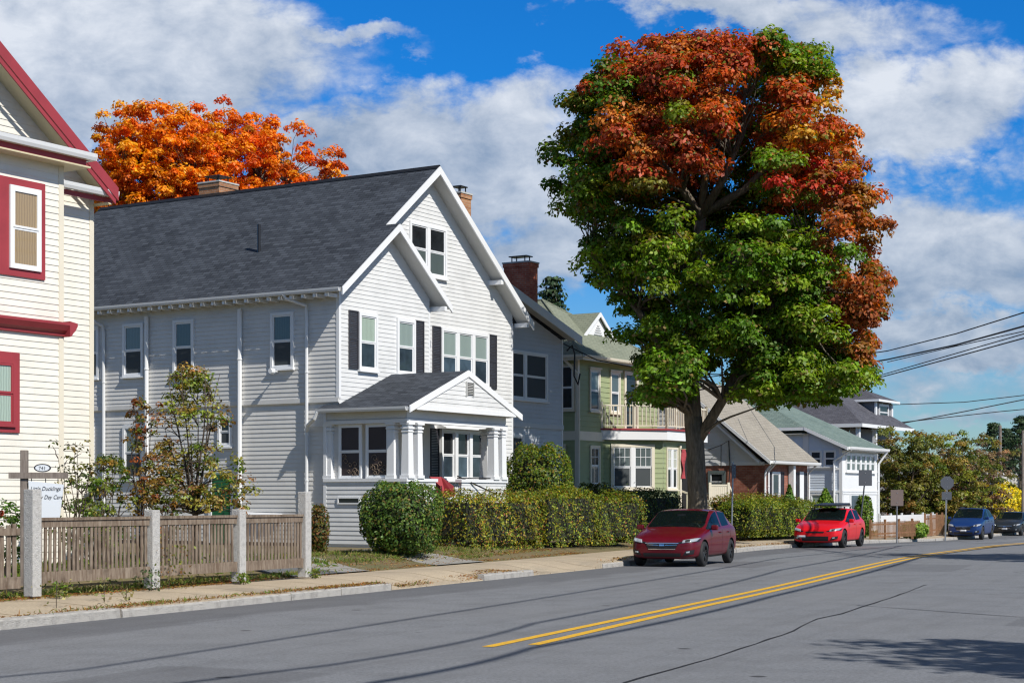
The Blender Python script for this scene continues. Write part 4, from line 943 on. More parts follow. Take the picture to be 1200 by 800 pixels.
mb = MB(); mb.obox((0,0), *LEFT, 1.8, 2.1, z0, 5.1, .02, .05); mb.obox((0,0), *LEFT, 0, .16, z0, 4.35, .02, .05); mb.obox((0,0), *LEFT, .16, 1.8, 3.25, 3.36, .02, .06); mb.obox((0,0), *LEFT, .16, 1.8, 2.1, 2.22, .02, .06); mb.build('trim_board', M['trim'], L_)
window(L_, (0,0), LEFT, .32, .98, 3.4, 4.25, 'trim', 'glass_dark', 'glass_dark', mull=0, cw=.07); window(L_, (0,0), LEFT, 1.08, 1.74, 3.4, 4.25, 'trim', 'glass_dark', 'glass_dark', cw=.07)
window(L_, (0,0), LEFT, .25, 1.7, .9, 2.05, 'trim', 'blind', 'screen', mull=1, cw=.07)
pipe(L_, [(-.1,-.5,z5(-.4)-.15),(-.12,.4,3.7),(-.12,.4,.0)], .06, 'trim'); pipe(L_, [(5.2,-.5,z5(-.4)-.12),(5.06,-.06,3.6),(5.06,-.06,.0)], .06, 'trim')
window(L_, (0,0), FRONT, .4, 4.6, 3.15, 4.1, 'trim', 'blind_grey', 'blind_grey', mull=5, cw=.08)
mb = MB()
for z in (.0, 2.0, 2.12): mb.box(.0, 5, -.03, -.001, z+.02, z+.1)
for x in (.02, .9, 1.05, 2.2, 4.85): mb.box(x, x+.12, -.034, -.001, .12, 2.0)
mb.build('panel_moulding', M['trim'], L_); mb = MB(); mb.box(1.2, 2.15, -.03, -.003, .1, 1.95); mb.build('front_door', M['glass_blue'], L_)
MB().box(3.5, 3.8, -.12, -.003, 1.75, 1.85).build('wall_lamp', M['black'], L_)

# ================================================================== 6 grey hip-roofed house behind
Q = house('slate_house', 21.7, 107, -.3, 'grey house with large slate hip roof and dormer, behind the pale blue house')
wall_siding(Q, (.9,0), LEFT, [[(.9,-.3),(12,-.3),(12,6.3),(.9,6.3)]], M['slate_siding'], .15); wall_siding(Q, (0,.9), FRONT, [[(.9,-.3),(9,-.3),(9,6.3),(.9,6.3)]], M['slate_siding'], .15)
mb = MB(); c = [V((-.4,-.4,6.5)),V((9.4,-.4,6.5)),V((9.4,12,6.5)),V((-.4,12,6.5))]; T0, T1 = V((4.5,4.6,10.1)), V((4.5,7.5,10.1))
mb.face(c[0],c[1],T0); mb.face(c[1],c[2],T1,T0); mb.face(c[2],c[3],T1); mb.face(c[3],c[0],T0,T1); mb.face(*c[::-1]); rf = mb.build('roof', M['roof_slate'], Q)
mb = MB(); mb.box(-.44, 9.4, -.44, -.4, 6.28, 6.5); mb.box(-.44, -.4, -.399, 12, 6.28, 6.5); mb.build('fascia', M['trim'], Q)
mb = MB()
for x, y in ((0,0),(0,3.2),(3,0),(6,0)): mb.box(x-.12, x+.12, y-.12, y+.12, -.3, 6.3)
mb.box(-.05, .05, .12, 3.1, 4.9, 5.0); mb.box(.12, 6, -.05, .05, 4.9, 5.0); mb.build('porch_post', M['trim'], Q)
mb = MB(); mb.box(5.2, 8.4, .8, 4.5, 6.5, 8.3); dm = mb.build('dormer', M['slate_siding'], rf)
mb = MB(); d0, d1, d2, d3 = V((4.8,.4,8.3)), V((8.8,.4,8.3)), V((8.8,5,8.3)), V((4.8,5,8.3)); t0, t1 = V((6.8,2.3,9.15)), V((6.8,4,9.15))
mb.face(d0,d1,t0); mb.face(d1,d2,t1,t0); mb.face(d3,d0,t0,t1); mb.face(d2,d3,t1); mb.face(d3,d2,d1,d0); mb.build('dormer_roof', M['roof_slate'], dm)
mb = MB(); mb.box(4.76, 8.84, .36, .4, 8.15, 8.3); mb.box(4.76, 4.8, .401, 5, 8.15, 8.3); mb.box(5.1, 5.35, .7, .799, 6.5, 8.15); mb.box(8.2, 8.45, .7, .799, 6.5, 8.15); mb.build('trim_board', M['trim'], dm); window(dm, (0,.8), FRONT, 5.9, 7.7, 7.0, 8.05, upper='glass_dark', lower='glass_dark')

# ================================================================== 7 far buildings
def simple_house(name, pxl, z, w, d, hgt, mat, roof, label, cat, ridge=0, wins=()):
    h = house(name, px(pxl, z), z, -.6, label, cat); mb = MB(); mb.box(0, w, 0, d, -.6, hgt); mb.build('wall', M[mat], h)
    mb = MB()
    if ridge:
        slab_roof(mb, (-.3,-.3,hgt), (w+.3,-.3,hgt), (w+.3,d/2,hgt+ridge), (-.3,d/2,hgt+ridge)); slab_roof(mb, (-.3,d/2,hgt+ridge), (w+.3,d/2,hgt+ridge), (w+.3,d+.3,hgt), (-.3,d+.3,hgt))
        mb2 = MB(); 
        for x in (0, w-.05): mb2.prism([(x,0,hgt),(x,d,hgt),(x,d/2,hgt+ridge-.1)], (.05,0,0))
        mb2.build('gable', M[mat], h)
    else: mb.box(-.15, w+.15, -.15, d+.15, hgt+.002, hgt+.22)
    mb.build('roof', M[roof], h)
    for UN, O, a, c, p, q in wins: window(h, O, UN, a, c, p, q, upper='glass_dark', lower='glass_dark')
    return h
simple_house('brick_cottage', 1104, 112, 6, 5, 1.9, 'brick_brown', 'roof_slate', 'small brown brick building with a white window behind the blue cars', 'building', 1.2, [(LEFT,(0,0),.5,1.1,-.1,1.6),(FRONT,(0,0),2,3,-.1,1.5)])
g2 = simple_house('white_garage', 1148, 150, 30, 14, 4.0, 'white_wall', 'white_wall', 'long white rendered building behind the yellow shrub', 'building', 0, [(LEFT,(0,0),4,5.5,-.2,2.2),(FRONT,(0,0),8,10,0,2.4)])
mb = MB(); mb.obox((0,0), *LEFT, 1.2, 3.2, -.5, 3.3, 0, .05); mb.build('garage_door', M['soffit'], g2)
# ------------------------------------------------------------------ cars
def car(name, x, y, heading, paintm, label, kind='hatch', L=4.46, Wd=1.78, H=1.48, rack=False, wheel='alloy', grille='chrome', group='cars parked along the kerb', plate=True, redgrille=False):
    """heading = unit vector (world) the nose points to; x,y = centre on the road"""
    o = empty(name, (x, y, E(y)), math.atan2(heading[1], heading[0])); tag(o, label, 'car', group)
    w = Wd/2; hz = H/1.48; suv = kind == 'suv'; sed = kind == 'sedan'; l = L/4.46
    # stations: x, wb, zb, wm, zm, ws, zs, wg, zg, wr, zr, wt, zt, zc
    S = [(2.20,.60,.26,.64,.44,.62,.60,.56,.635,.42,.645,.24,.65,.65),
         (2.07,.72,.20,.80,.43,.79,.66,.70,.715,.55,.735,.34,.75,.755),
         (1.66,.74,.19,.875,.50,.85,.79,.77,.845,.60,.875,.40,.89,.90),
         (.98,.76,.19,.885,.55,.875,.90,.83,.945,.79,.965,.75,.985,1.02),
         (.12,.76,.19,.89,.56,.875,.93,.84,.985,.70,1.38,.655,1.425,1.455),
         (-.32,.76,.19,.89,.56,.875,.945,.84,1.0,.69,1.415,.64,1.46,1.49),
         (-.42,.76,.19,.89,.56,.875,.95,.84,1.005,.69,1.415,.64,1.46,1.49),
         (-1.22,.76,.20,.89,.57,.875,.97,.82,1.035,.68,1.385,.62,1.435,1.46)]
    if sed: S += [(-1.55,.76,.20,.89,.58,.87,.98,.78,1.04,.62,1.24,.54,1.30,1.32), (-1.86,.76,.22,.88,.58,.85,.97,.74,1.02,.64,1.045,.5,1.06,1.07), (-2.08,.70,.26,.85,.58,.82,.93,.70,.99,.55,1.01,.4,1.02,1.03), (-2.22,.62,.30,.72,.55,.70,.82,.6,.90,.5,.92,.3,.93,.93)]
    elif suv: S += [(-1.82,.76,.22,.89,.60,.87,1.0,.80,1.06,.64,1.33,.56,1.39,1.41), (-2.08,.70,.26,.86,.60,.84,.98,.76,1.04,.66,1.10,.56,1.13,1.14), (-2.2,.62,.30,.76,.56,.74,.88,.62,.96,.5,.99,.4,1.0,1.0)]
    else: S += [(-1.68,.76,.22,.89,.60,.87,.99,.78,1.06,.61,1.30,.53,1.36,1.385), (-2.0,.70,.26,.86,.60,.83,.96,.73,1.02,.62,1.06,.5,1.09,1.10), (-2.2,.62,.30,.76,.56,.74,.84,.6,.92,.5,.95,.4,.96,.96)]
    k = w/.89
    rings = []
    for s in S:
        X, wb, zb, wm, zm, ws, zs, wg, zg, wr, zr, wt, zt, zc = s; X *= l
        zz = lambda q: q*hz if q < .6 or not suv else q*hz
        hp = [(0,zb),(wb,zb),(wb+(wm-wb)*.75,zb+.1),(wm,zm),(ws,zs),(wg,zg),(wr,zr),(wt,zt),(0,zc)]
        full = [(y_*k, zz(z_)) for y_, z_ in hp]+[(-y_*k, zz(z_)) for y_, z_ in hp[-2:0:-1]]
        rings.append([(X, a, b) for a, b in full])
    n = 16; vs = [p for r in rings for p in r]; fs = []; mi = []
    def side_idx(j): return j if j < 8 else 15-j
    for i in range(len(rings)-1):
        for j in range(n):
            fs.append((i*n+j, (i+1)*n+j, (i+1)*n+(j+1) % n, i*n+(j+1) % n)); s = side_idx(j); mt = 0
            if i == 3 and s == 7: mt = 1
            elif s == 5 and i in (3,4,6): mt = 2
            elif s == 5 and suv and i == 7: mt = 2
            elif s in (6,7) and i == len(rings)-3: mt = 3 if s == 7 else 0
            elif sed and s == 7 and i == 7: mt = 3
            elif s in (2,3,4) and i in (3,4): mt = 4
            elif s in (2,3,4) and i in (5,6): mt = 6
            mi.append(mt)
    fs.append(tuple(range(n))[::-1]); mi.append(0); fs.append(tuple((len(rings)-1)*n+j for j in range(n))); mi.append(0)
    me = bpy.data.meshes.new('cage'); me.from_pydata(vs, [], fs); me.polygons.foreach_set('material_index', mi)
    mats = [paintm, M['glass_car'], M['glass_car'], M['glass_car'], paintm, M['dark'], paintm]
    for m_ in mats: me.materials.append(m_)
    bm = bmesh.new(); bm.from_mesh(me); bmesh.ops.recalc_face_normals(bm, faces=bm.faces)
    cl = bm.edges.layers.float.get('crease_edge') or bm.edges.layers.float.new('crease_edge')
    for e in bm.edges:
        ms = {f.material_index for f in e.link_faces}
        if len(ms) > 1 and ms & {1,2,3}: e[cl] = .9
    vc = bm.verts.layers.float.get('crease_vert') or bm.verts.layers.float.new('crease_vert')
    for v0 in bm.verts:
        for g_ in (1,2,3):
            if sum(f.material_index == g_ for f in v0.link_faces) == 1: v0[vc] = .8
    bm.to_mesh(me); bm.free()
    tmp = bpy.data.objects.new('tmp_body', me); COL.objects.link(tmp); sub = tmp.modifiers.new('s', 'SUBSURF'); sub.levels = sub.render_levels = 3
    rad = .33*(1.05 if suv else 1); wx = (1.36*l, -1.30*l); cut = MB()
    for X in wx:
        for sg in (-1, 1):
            y0, y1 = sorted((sg*(w-.30), sg*(w+.2))); cut.lathe([(0,y0),(rad+.055,y0),(rad+.055,y1),(0,y1)], (X,0,rad), 'y', 28)
    cme = bpy.data.meshes.new('cut'); cme.from_pydata(cut.v, [], cut.f)
    bm = bmesh.new(); bm.from_mesh(cme); bmesh.ops.remove_doubles(bm, verts=bm.verts, dist=1e-5); bmesh.ops.recalc_face_normals(bm, faces=bm.faces)
    for f in bm.faces: f.material_index = 5
    bm.to_mesh(cme); bm.free()
    for m_ in mats: cme.materials.append(m_)
    cob = bpy.data.objects.new('tmp_cut', cme); COL.objects.link(cob)
    bo = tmp.modifiers.new('b', 'BOOLEAN'); bo.operation = 'DIFFERENCE'; bo.object = cob; bo.solver = 'EXACT'
    dg = bpy.context.evaluated_depsgraph_get(); dg.update(); ev = tmp.evaluated_get(dg); fin = bpy.data.meshes.new_from_object(ev)
    bpy.data.objects.remove(tmp); bpy.data.objects.remove(cob)
    bm = bmesh.new(); bm.from_mesh(fin); bvh = BVHTree.FromBMesh(bm); bm.free()
    names = {0:'body',1:'windshield',2:'side_window',3:'rear_window',4:'door',5:'wheel_well',6:'door'}
    def piece(idxs, nm, mat, cond=None, parent=o):
        b2 = bmesh.new(); b2.from_mesh(fin); kill = [f for f in b2.faces if f.material_index not in idxs or (cond and not cond(f.calc_center_median()))]
        bmesh.ops.delete(b2, geom=kill, context='FACES')
        if not b2.faces: b2.free(); return None
        for f in b2.faces: f.smooth = True; f.material_index = 0
        mm = bpy.data.meshes.new(nm); b2.to_mesh(mm); b2.free(); mm.materials.clear(); mm.materials.append(mat); ob = bpy.data.objects.new(nm, mm); COL.objects.link(ob); ob.parent = parent; return ob
    body = piece({0}, 'body', paintm); piece({1}, 'windshield', M['glass_see']); piece({3}, 'rear_window', M['glass_car']); piece({5}, 'wheel_well', M['dark'])
    for sg in (-1, 1):
        cd = lambda c, sg=sg: c.y*sg > 0
        piece({2}, 'side_window', M['glass_see'], cd)
        for ix in (4, 6):
            dd = piece({ix}, 'door', paintm, cd)
            X = (-.15 if ix == 4 else -1.0)*l; z = .86*hz; h_ = bvh.ray_cast(V((X, sg*3, z)), V((0,-sg,0)))[0]
            if h_ and dd:
                mb = MB(); mb.box(X-.09, X+.09, h_.y-.01, h_.y+.035*sg, z-.012, z+.018); mb.build('handle', paintm, dd, bevel=.006)
    def patch(nm, quad, mat, d='x', off=.008, nu=10, nv=5, parent=o, sg=1):
        """quad of four (a, z) corners projected on the body; a = y for the nose ('x'), x for a flank ('y')"""
        q = [V(p) for p in quad]; mb = MB(); vs = []; ok = True
        for j in range(nv+1):
            for i in range(nu+1):
                p = (q[0].lerp(q[1], i/nu)).lerp(q[3].lerp(q[2], i/nu), j/nv)
                if d == 'x': h_ = bvh.ray_cast(V((4, p.x, p.y)), V((-1,0,0)))
                elif d == 'b': h_ = bvh.ray_cast(V((-4, p.x, p.y)), V((1,0,0)))
                else: h_ = bvh.ray_cast(V((p.x, sg*3, p.y)), V((0,-sg,0)))
                if h_[0] is None: ok = False; vs.append((0,0,0))
                else: vs.append(h_[0]+h_[1]*off)
        if not ok: return None
        fs = [(j*(nu+1)+i, j*(nu+1)+i+1, (j+1)*(nu+1)+i+1, (j+1)*(nu+1)+i) for j in range(nv) for i in range(nu)]
        mb.add(vs, fs); ob = mb.build(nm, mat, parent, smooth=True)
        if mat is M['lamp_glass'] or nm == 'number_plate': ob.modifiers.new('s', 'SOLIDIFY').thickness = .012
        return ob
    z = hz
    for sg in (-1, 1):
        patch('headlight', [(sg*.50*k,.615*z),(sg*.80*k,.66*z),(sg*.835*k,.745*z),(sg*.52*k,.69*z)], M['lamp_glass'], nu=12)
        patch('headlight_bezel', [(sg*.42*k,.60*z),(sg*.83*k,.645*z),(sg*.845*k,.72*z),(sg*.40*k,.635*z)], M['plastic'], off=.004, nu=12)
        patch('lamp_lens', [(sg*.58*k,.635*z),(sg*.68*k,.65*z),(sg*.68*k,.70*z),(sg*.58*k,.685*z)], M['plastic'], off=.014, nu=4)
        patch('fog_lamp', [(sg*.52*k,.30*z),(sg*.76*k,.34*z),(sg*.78*k,.45*z),(sg*.60*k,.42*z)], M['plastic'], nu=8)
        patch('fog_lamp_lens', [(sg*.60*k,.36*z),(sg*.68*k,.37*z),(sg*.68*k,.41*z),(sg*.60*k,.40*z)], M['lamp_glass'], off=.016, nu=4)
        patch('tail_light', [(sg*.55*k,.78*z),(sg*.72*k,.80*z),(sg*.72*k,.9*z),(sg*.55*k,.88*z)], M['red_trim'], 'b', nu=5)
        # door seams
        for X in (.78*l, -.37*l, -1.2*l):
            patch('door_seam', [(X,.30*z),(X+.012,.30*z),(X+.012,.93*z),(X,.93*z)], M['plastic'], 'y', .002, 1, 12, o, sg)
        patch('sill_trim', [(-.95*l,.235*z),(.98*l,.235*z),(.98*l,.275*z),(-.95*l,.275*z)], M['plastic'], 'y', .006, 14, 2, o, sg)
        # mirror
        mb = MB(); mb.box(.70*l, .84*l, sg*(w*.99), sg*(w+.17), .93*z, 1.06*z); mr = mb.build('mirror', paintm if kind != 'sedan' else M['plastic'], o, bevel=.03)
        mb = MB(); mb.beam((.77*l, sg*w*.9, .95*z), (.77*l, sg*(w+.03), .97*z), .05, .04); mb.build('mirror_arm', M['plastic'], mr)
    patch('upper_grille', [(-.34*k,.465*z),(.34*k,.465*z),(.42*k,.605*z),(-.42*k,.605*z)] if not redgrille else [(-.30*k,.56*z),(.30*k,.56*z),(.34*k,.615*z),(-.34*k,.615*z)], M['plastic'], nu=14)
    if not redgrille:
        for a, c in (([-.42,.60],[.42,.62]), ([-.34,.45],[.34,.467])): patch('grille_trim', [(a[0]*k,a[1]*z),(c[0]*k,a[1]*z),(c[0]*k,c[1]*z),(a[0]*k,c[1]*z)], M[grille], off=.016, nu=14, nv=2)
        patch('emblem', [(-.07,.54*z),(.07,.54*z),(.07,.58*z),(-.07,.58*z)], M['chrome'], off=.02, nu=3, nv=2)
        for sg in (-1, 1): patch('grille_bar', [(sg*.09,.555*z),(sg*.38*k,.565*z),(sg*.38*k,.575*z),(sg*.09,.568*z)], M['chrome'], off=.016, nu=6, nv=1)
    else: patch('emblem', [(-.06,.56*z),(.06,.56*z),(.05,.62*z),(-.05,.62*z)], M['plastic'], off=.02, nu=3, nv=2)
    patch('lower_grille', [(-.46*k,.27*z),(.46*k,.27*z),(.48*k,(.36 if not redgrille else .44)*z),(-.48*k,(.36 if not redgrille else .44)*z)], M['plastic'], nu=14)
    if plate:
        off_ = -.48*k if redgrille else 0
        patch('number_plate', [(off_-.16,.38*z),(off_+.16,.38*z),(off_+.16,.47*z),(off_-.16,.47*z)], M['plate'], off=.03, nu=4, nv=2)
    mb = MB(); mb.tube([(.97*l+.02,-.55*k,1.0*z),(.9*l,-.1,1.06*z)], .008, 4); mb.tube([(.97*l+.02,.1*k,1.01*z),(.9*l,.5,1.05*z)], .008, 4); mb.build('wiper', M['plastic'], o)
    for X in wx:
        for sg in (-1, 1):
            yc = sg*(w-.11); tw = .10; prof = [(rad*.66,-tw),(rad*.9,-tw),(rad*.98,-tw*.8),(rad,-tw*.4),(rad,tw*.4),(rad*.98,tw*.8),(rad*.9,tw),(rad*.66,tw)]
            wh = MB().lathe([(.0,-.03),(.06,-.03),(.06,.03),(0,.03)], (X,yc,rad), 'y', 10).build('wheel', M['dark_alloy'], o, smooth=False)
            MB().lathe(prof, (X,yc,rad), 'y', 28).build('tyre', M['tyre'], wh, smooth=True)
            rm = MB(); rm.lathe([(rad*.67,-tw*.9),(rad*.67,tw*.9*1),(rad*.62,tw*.9),(rad*.60,-tw*.9)], (X,yc,rad), 'y', 28)
            rm.lathe([(.0,sg*.06),(.055,sg*.065),(.07,sg*.05),(.07,sg*.03)], (X,yc,rad), 'y', 12)
            for q in range(5):
                for dq in (-.11, .11):
                    th = 2*math.pi*q/5+.3; a = V((math.cos(th+dq*.4),0,math.sin(th+dq*.4))); c_ = V((math.cos(th+dq*1.6),0,math.sin(th+dq*1.6)))
                    rm.beam(V((X,yc+sg*.05,rad))+a*.05, V((X,yc+sg*.065,rad))+c_*rad*.64, .022, .028, up=(0,1,0))
            rm.build('rim', M[wheel], wh)
            MB().lathe([(0,-.02),(rad*.6,-.02),(rad*.6,.0),(0,.0)], (X,yc-sg*.03,rad), 'y', 20).build('brake_disc', M['dark'], wh)
    MB().box(-1.9*l, 1.9*l, -w*.72, w*.72, .22, .34).build('underbody', M['plastic'], o)
    mb = MB(); mb.prism([(.95*l,-w*.78,.70*z),(.95*l,-w*.78,.95*z),(.72*l,-w*.78,1.0*z),(.55*l,-w*.78,.93*z),(.55*l,-w*.78,.6*z)], (0,w*1.56,0)); mb.build('dashboard', M['plastic'], o)
    for sy in (-.36, .36):
        mb = MB(); mb.box(-.25*l, .2*l, sy-.24, sy+.24, .36*z, .55*z); mb.prism([(-.30*l,sy-.23,.5*z),(-.16*l,sy-.23,.52*z),(-.30*l,sy-.21,1.1*z),(-.40*l,sy-.21,1.1*z)], (0,.46,0)); mb.box(-.40*l, -.31*l, sy-.12, sy+.12, 1.13*z, 1.27*z); mb.build('seat', M['seat'], o, bevel=.03)
    mb = MB(); mb.box(-1.15*l, -.75*l, -.6, .6, .36*z, .55*z); mb.prism([(-1.18*l,-.6,.5*z),(-1.05*l,-.6,.5*z),(-1.18*l,-.58,1.08*z),(-1.26*l,-.58,1.08*z)], (0,1.2,0)); mb.build('seat', M['seat'], o, bevel=.03)
    mb = MB(); mb.lathe([(.19,-.015),(.205,0),(.19,.015),(.175,0),(.19,-.015)], (.44*l,.36,.92*z), 'x', 18); mb.build('steering_wheel', M['plastic'], o)
    mb = MB(); mb.box(.36*l, .39*l, -.11, .11, 1.28*z, 1.34*z); mb.build('rear_mirror', M['plastic'], o)
    mb = MB()
    if rack:
        for X in (.05, -.85): mb.beam((X,-.6,1.52*z), (X,.6,1.52*z), .05, .03); [mb.box(X-.03, X+.03, s_*.56-.02, s_*.56+.02, 1.40*z, 1.52*z) for s_ in (-1,1)]
        mb.build('roof_rack', M['plastic'], o)
        MB().prism([(.45,-.52,1.55*z),(.3,-.52,1.60*z),(-1.0,-.52,1.66*z),(-1.15,-.52,1.55*z)], (0,1.04,0)).build('wind_deflector', M['plastic'], o, bevel=.02)
    elif suv:
        for s_ in (-1, 1): mb.tube([(.1*l,s_*.56*k,1.44*z),(-.1*l,s_*.56*k,1.50*z),(-1.2*l,s_*.55*k,1.49*z),(-1.4*l,s_*.55*k,1.42*z)], .018, 6)
        mb.build('roof_rail', M['plastic'], o)
    return o
def hd(a, b): v = V((a, b)).normalized(); return (v.x, v.y)
def place(nf, hdg, L, Wd):   # near front wheel contact -> centre
    l = L/4.46; f = V(hdg); r = V((-f.y, f.x))  # left of the car
    return V(nf)-f*(1.36*l)-r*(Wd/2-.08)
h1 = hd(-.378,-.926); c1 = place((5.0,44.7), h1, 4.4, 1.9)
car('parked_car', c1.x, c1.y, h1, M['crimson'], 'dark crimson hatchback parked at the kerb in front of the big maple', L=4.4, Wd=1.9, H=1.5, wheel='dark_alloy', plate=False)
h2 = hd(-.42,-.907); c2 = place((12.02,61.9), h2, 4.4, 1.84)
car('parked_car', c2.x, c2.y, h2, M['scarlet'], 'bright red hatchback with black roof rack parked beside the clipped hedge', L=4.4, Wd=1.84, H=1.45, rack=True, wheel='dark_alloy', redgrille=True)
h3 = hd(-.43,-.90); c3 = place((24.6,89.3), h3, 4.5, 1.8)
car('parked_car', c3.x, c3.y, h3, M['navy'], 'blue sport utility car parked right beside the octagonal sign pole', kind='suv', L=4.5, Wd=1.8, H=1.66, wheel='alloy')
h4 = hd(-.45,-.89); c4 = place((30.0,100.5), h4, 4.6, 1.8)
car('parked_car', c4.x, c4.y, h4, M['graphite'], 'dark grey sedan at the right edge behind the blue sport utility car', kind='sedan', L=4.6, Wd=1.8, H=1.42)
c5 = place((34.6,110), h4, 4.7, 1.9)
car('parked_car', c5.x, c5.y, h4, M['petrol'], 'dark teal sport utility car parked behind the dark grey sedan', kind='suv', L=4.7, Wd=1.9, H=1.75)
# ------------------------------------------------------------------ picket fence with granite posts
F0 = V((-7.5,26.7)); FD = V((3.44,6.7)); 
def fpt(k): return F0+FD*k
fa = math.atan2(FD.y, FD.x); FL = FD.length
fen = empty('picket_fence', (F0.x, F0.y, .38), fa); tag(fen, 'weathered brown picket fence on grey granite posts along the left pavement', 'fence')
def gpost(k, h, w=.2):
    mb = MB(); x = k*FL; mb.box(x-w/2, x+w/2, -w/2, w/2, -.15, h); o = mb.build('post', M['granite'], fen, bevel=.015); return o
posts = [(-.56,1.5),(0,1.53),(.385,1.19),(.715,1.19),(1.0,1.52)]
for k, h in posts: gpost(k, h)
def panel(k0, k1, tall=False):
    x0, x1 = k0*FL+.11, k1*FL-.11; r = MB(); dr = -.04*(k0 > -.1)
    if not tall: r.box(x0, x1, -.06, .06, 1.04, 1.085); r.box(x0, x1, -.035, .025, .93, 1.038); r.box(x0, x1, -.05, -.02, .05, .23)
    else: r.box(x0, x1, -.05, -.01, .84, .95); r.box(x0, x1, -.06, -.02, .02, .2)
    rail = r.build('rail', M['fence'], fen); p = MB(); x = x0+.03
    while x < x1-.05:
        w = .058 if not tall else .085; t = random.uniform(-.012,.012); top = .93 if not tall else 1.0+.03*math.sin((x-x0)*3)+random.uniform(-.01,.02)
        p.add([(x,-.02,.06),(x+w,-.02,.06),(x+w,.0,.06),(x,.0,.06),(x+t,-.02,top),(x+w+t,-.02,top),(x+w+t,.0,top),(x+t,.0,top)], [(0,3,2,1),(4,5,6,7),(0,1,5,4),(1,2,6,5),(2,3,7,6),(3,0,4,7)])
        x += w+random.uniform(.038,.06) if not tall else .135
    p.build('picket_panel', M['fence'], fen)
panel(0, .385); panel(.385, .715); panel(.715, 1.0)
gate = empty('picket_gate', (fpt(-.014).x, fpt(-.014).y, .36), fa); tag(gate, 'weathered wooden picket gate left of the tall granite post', 'gate')
sv = fen; fen = gate; panel(-.62, -.015, True); fen = sv
# ------------------------------------------------------------------ hanging sign
sz = 28.4; sg = empty('hanging_sign', (px(28.5, sz), sz, .4), .12); tag(sg, 'white day care sign hanging from a grey wooden post and crossarm', 'sign')
mb = MB(); mb.box(-.06, .06, -.06, .06, -.1, 2.17); mb.build('post', M['post_wood'], sg, bevel=.01)
mb = MB(); mb.box(-.24, .70, -.10, -.061, 1.70, 1.80); mb.box(-.24, .70, .061, .10, 1.70, 1.80); mb.box(.6, .68, -.06, .06, 1.72, 1.79); mb.build('crossarm', M['post_wood'], sg)
mb = MB(); mb.prism([(.08,-.10,1.66),(.655,-.10,1.60),(.585,-.10,1.0),(.13,-.10,1.03)], (0,.025,0)); sb = mb.build('sign_board', M['sign_white'], sg)
mb = MB()
for x in (.13,.36,.56): mb.tube([(x,-.09,1.70),(x,-.09,1.63)], .008, 5)
mb.build('hook', M['black'], sg)
def text(s, loc, size, mat, parent, rot=(R(90),0,0), ext=.002, shear=0, sx=1, al='LEFT'):
    c = bpy.data.curves.new('lettering', 'FONT'); c.body = s; c.size = size; c.extrude = ext; c.shear = shear; c.align_x = al
    t = bpy.data.objects.new('lettering', c); COL.objects.link(t); dg = bpy.context.evaluated_depsgraph_get(); me = bpy.data.meshes.new_from_object(t.evaluated_get(dg)); bpy.data.objects.remove(t)
    o = bpy.data.objects.new('lettering', me); COL.objects.link(o); me.materials.clear(); me.materials.append(M[mat]); o.location = loc; o.rotation_euler = rot; o.scale = (sx, 1, 1); o.parent = parent; return o
text('Little Ducklings', (.115,-.104,1.50), .094, 'ink', sb, shear=.25, sx=.83)
text('Family Day Care', (.115,-.104,1.36), .094, 'ink', sb, shear=.25, sx=.83)
pl = MB(); n = 24; pl.prism([(.30+.14*math.cos(2*math.pi*i/n), -.05, 1.875+.07*math.sin(2*math.pi*i/n)) for i in range(n)], (0,.02,0)); pl = pl.build('number_plaque', M['ink'], sg)
q = MB(); q.prism([(.30+.115*math.cos(2*math.pi*i/n), -.055, 1.875+.052*math.sin(2*math.pi*i/n)) for i in range(n)], (0,.004,0)); q.build('plaque_face', M['sign_white'], pl)
text('741', (.30,-.058,1.845), .08, 'ink', pl, al='CENTER')
# ------------------------------------------------------------------ street signs and poles
def signpole(name, x, y, h, label, lean=0, heads=(), r=.03, group=None, rz=0, mat='steel'):
    b0 = GH(x, y); o = empty(name, (x, y, b0), rz); tag(o, label, 'sign', group); mb = MB(); mb.tube([(0,0,-.1),(lean,0,h)], r, 8); mb.build('pole', M[mat], o)
    for kind, z, w, hh, m_ in heads:
        cx = lean*z/h; mb = MB()
        if kind == 'rect': mb.prism([(cx-w/2,-r-.004,z-hh/2),(cx+w/2,-r-.004,z-hh/2),(cx+w/2,-r-.004,z+hh/2),(cx-w/2,-r-.004,z+hh/2)], (0,-.004,0))
        elif kind == 'oct': mb.prism([(cx+w/2/math.cos(math.pi/8)*math.cos(math.pi/8+math.pi/4*i), -r-.004, z+w/2/math.cos(math.pi/8)*math.sin(math.pi/8+math.pi/4*i)) for i in range(8)], (0,-.004,0))
        elif kind == 'diamond': mb.prism([(cx+w/2,-r-.004,z),(cx,-r-.004,z+hh/2),(cx-w/2,-r-.004,z),(cx,-r-.004,z-hh/2)], (0,-.004,0))
        mb.build('sign_panel', M[m_], o)
        mb = MB(); 
        for dz in (-hh*.3, hh*.3): mb.box(cx-.02, cx+.02, -r-.02, -r, z+dz-.015, z+dz+.015)
        mb.build('bolt', M['steel'], o)
    return o
z = 56.5; signpole('parking_sign', px(857, z), z, 2.85, 'narrow street sign seen edge-on beside the crimson hatchback', .12, [('rect', 2.55, .30, .46, 'sign_back')], rz=R(55))
z = 66.5; signpole('street_sign', px(1007, z), z+.3, 2.9, 'leaning pole with large dark square sign back behind the bright red hatchback', .32, [('rect', 2.62, .52, .62, 'sign_back')], mat='sign_back')
z = 72.5; signpole('street_sign', px(1051, z), z, 2.2, 'pole with brown square sign back beside the rusty fence', 0, [('rect', 1.92, .54, .68, 'sign_brown')])
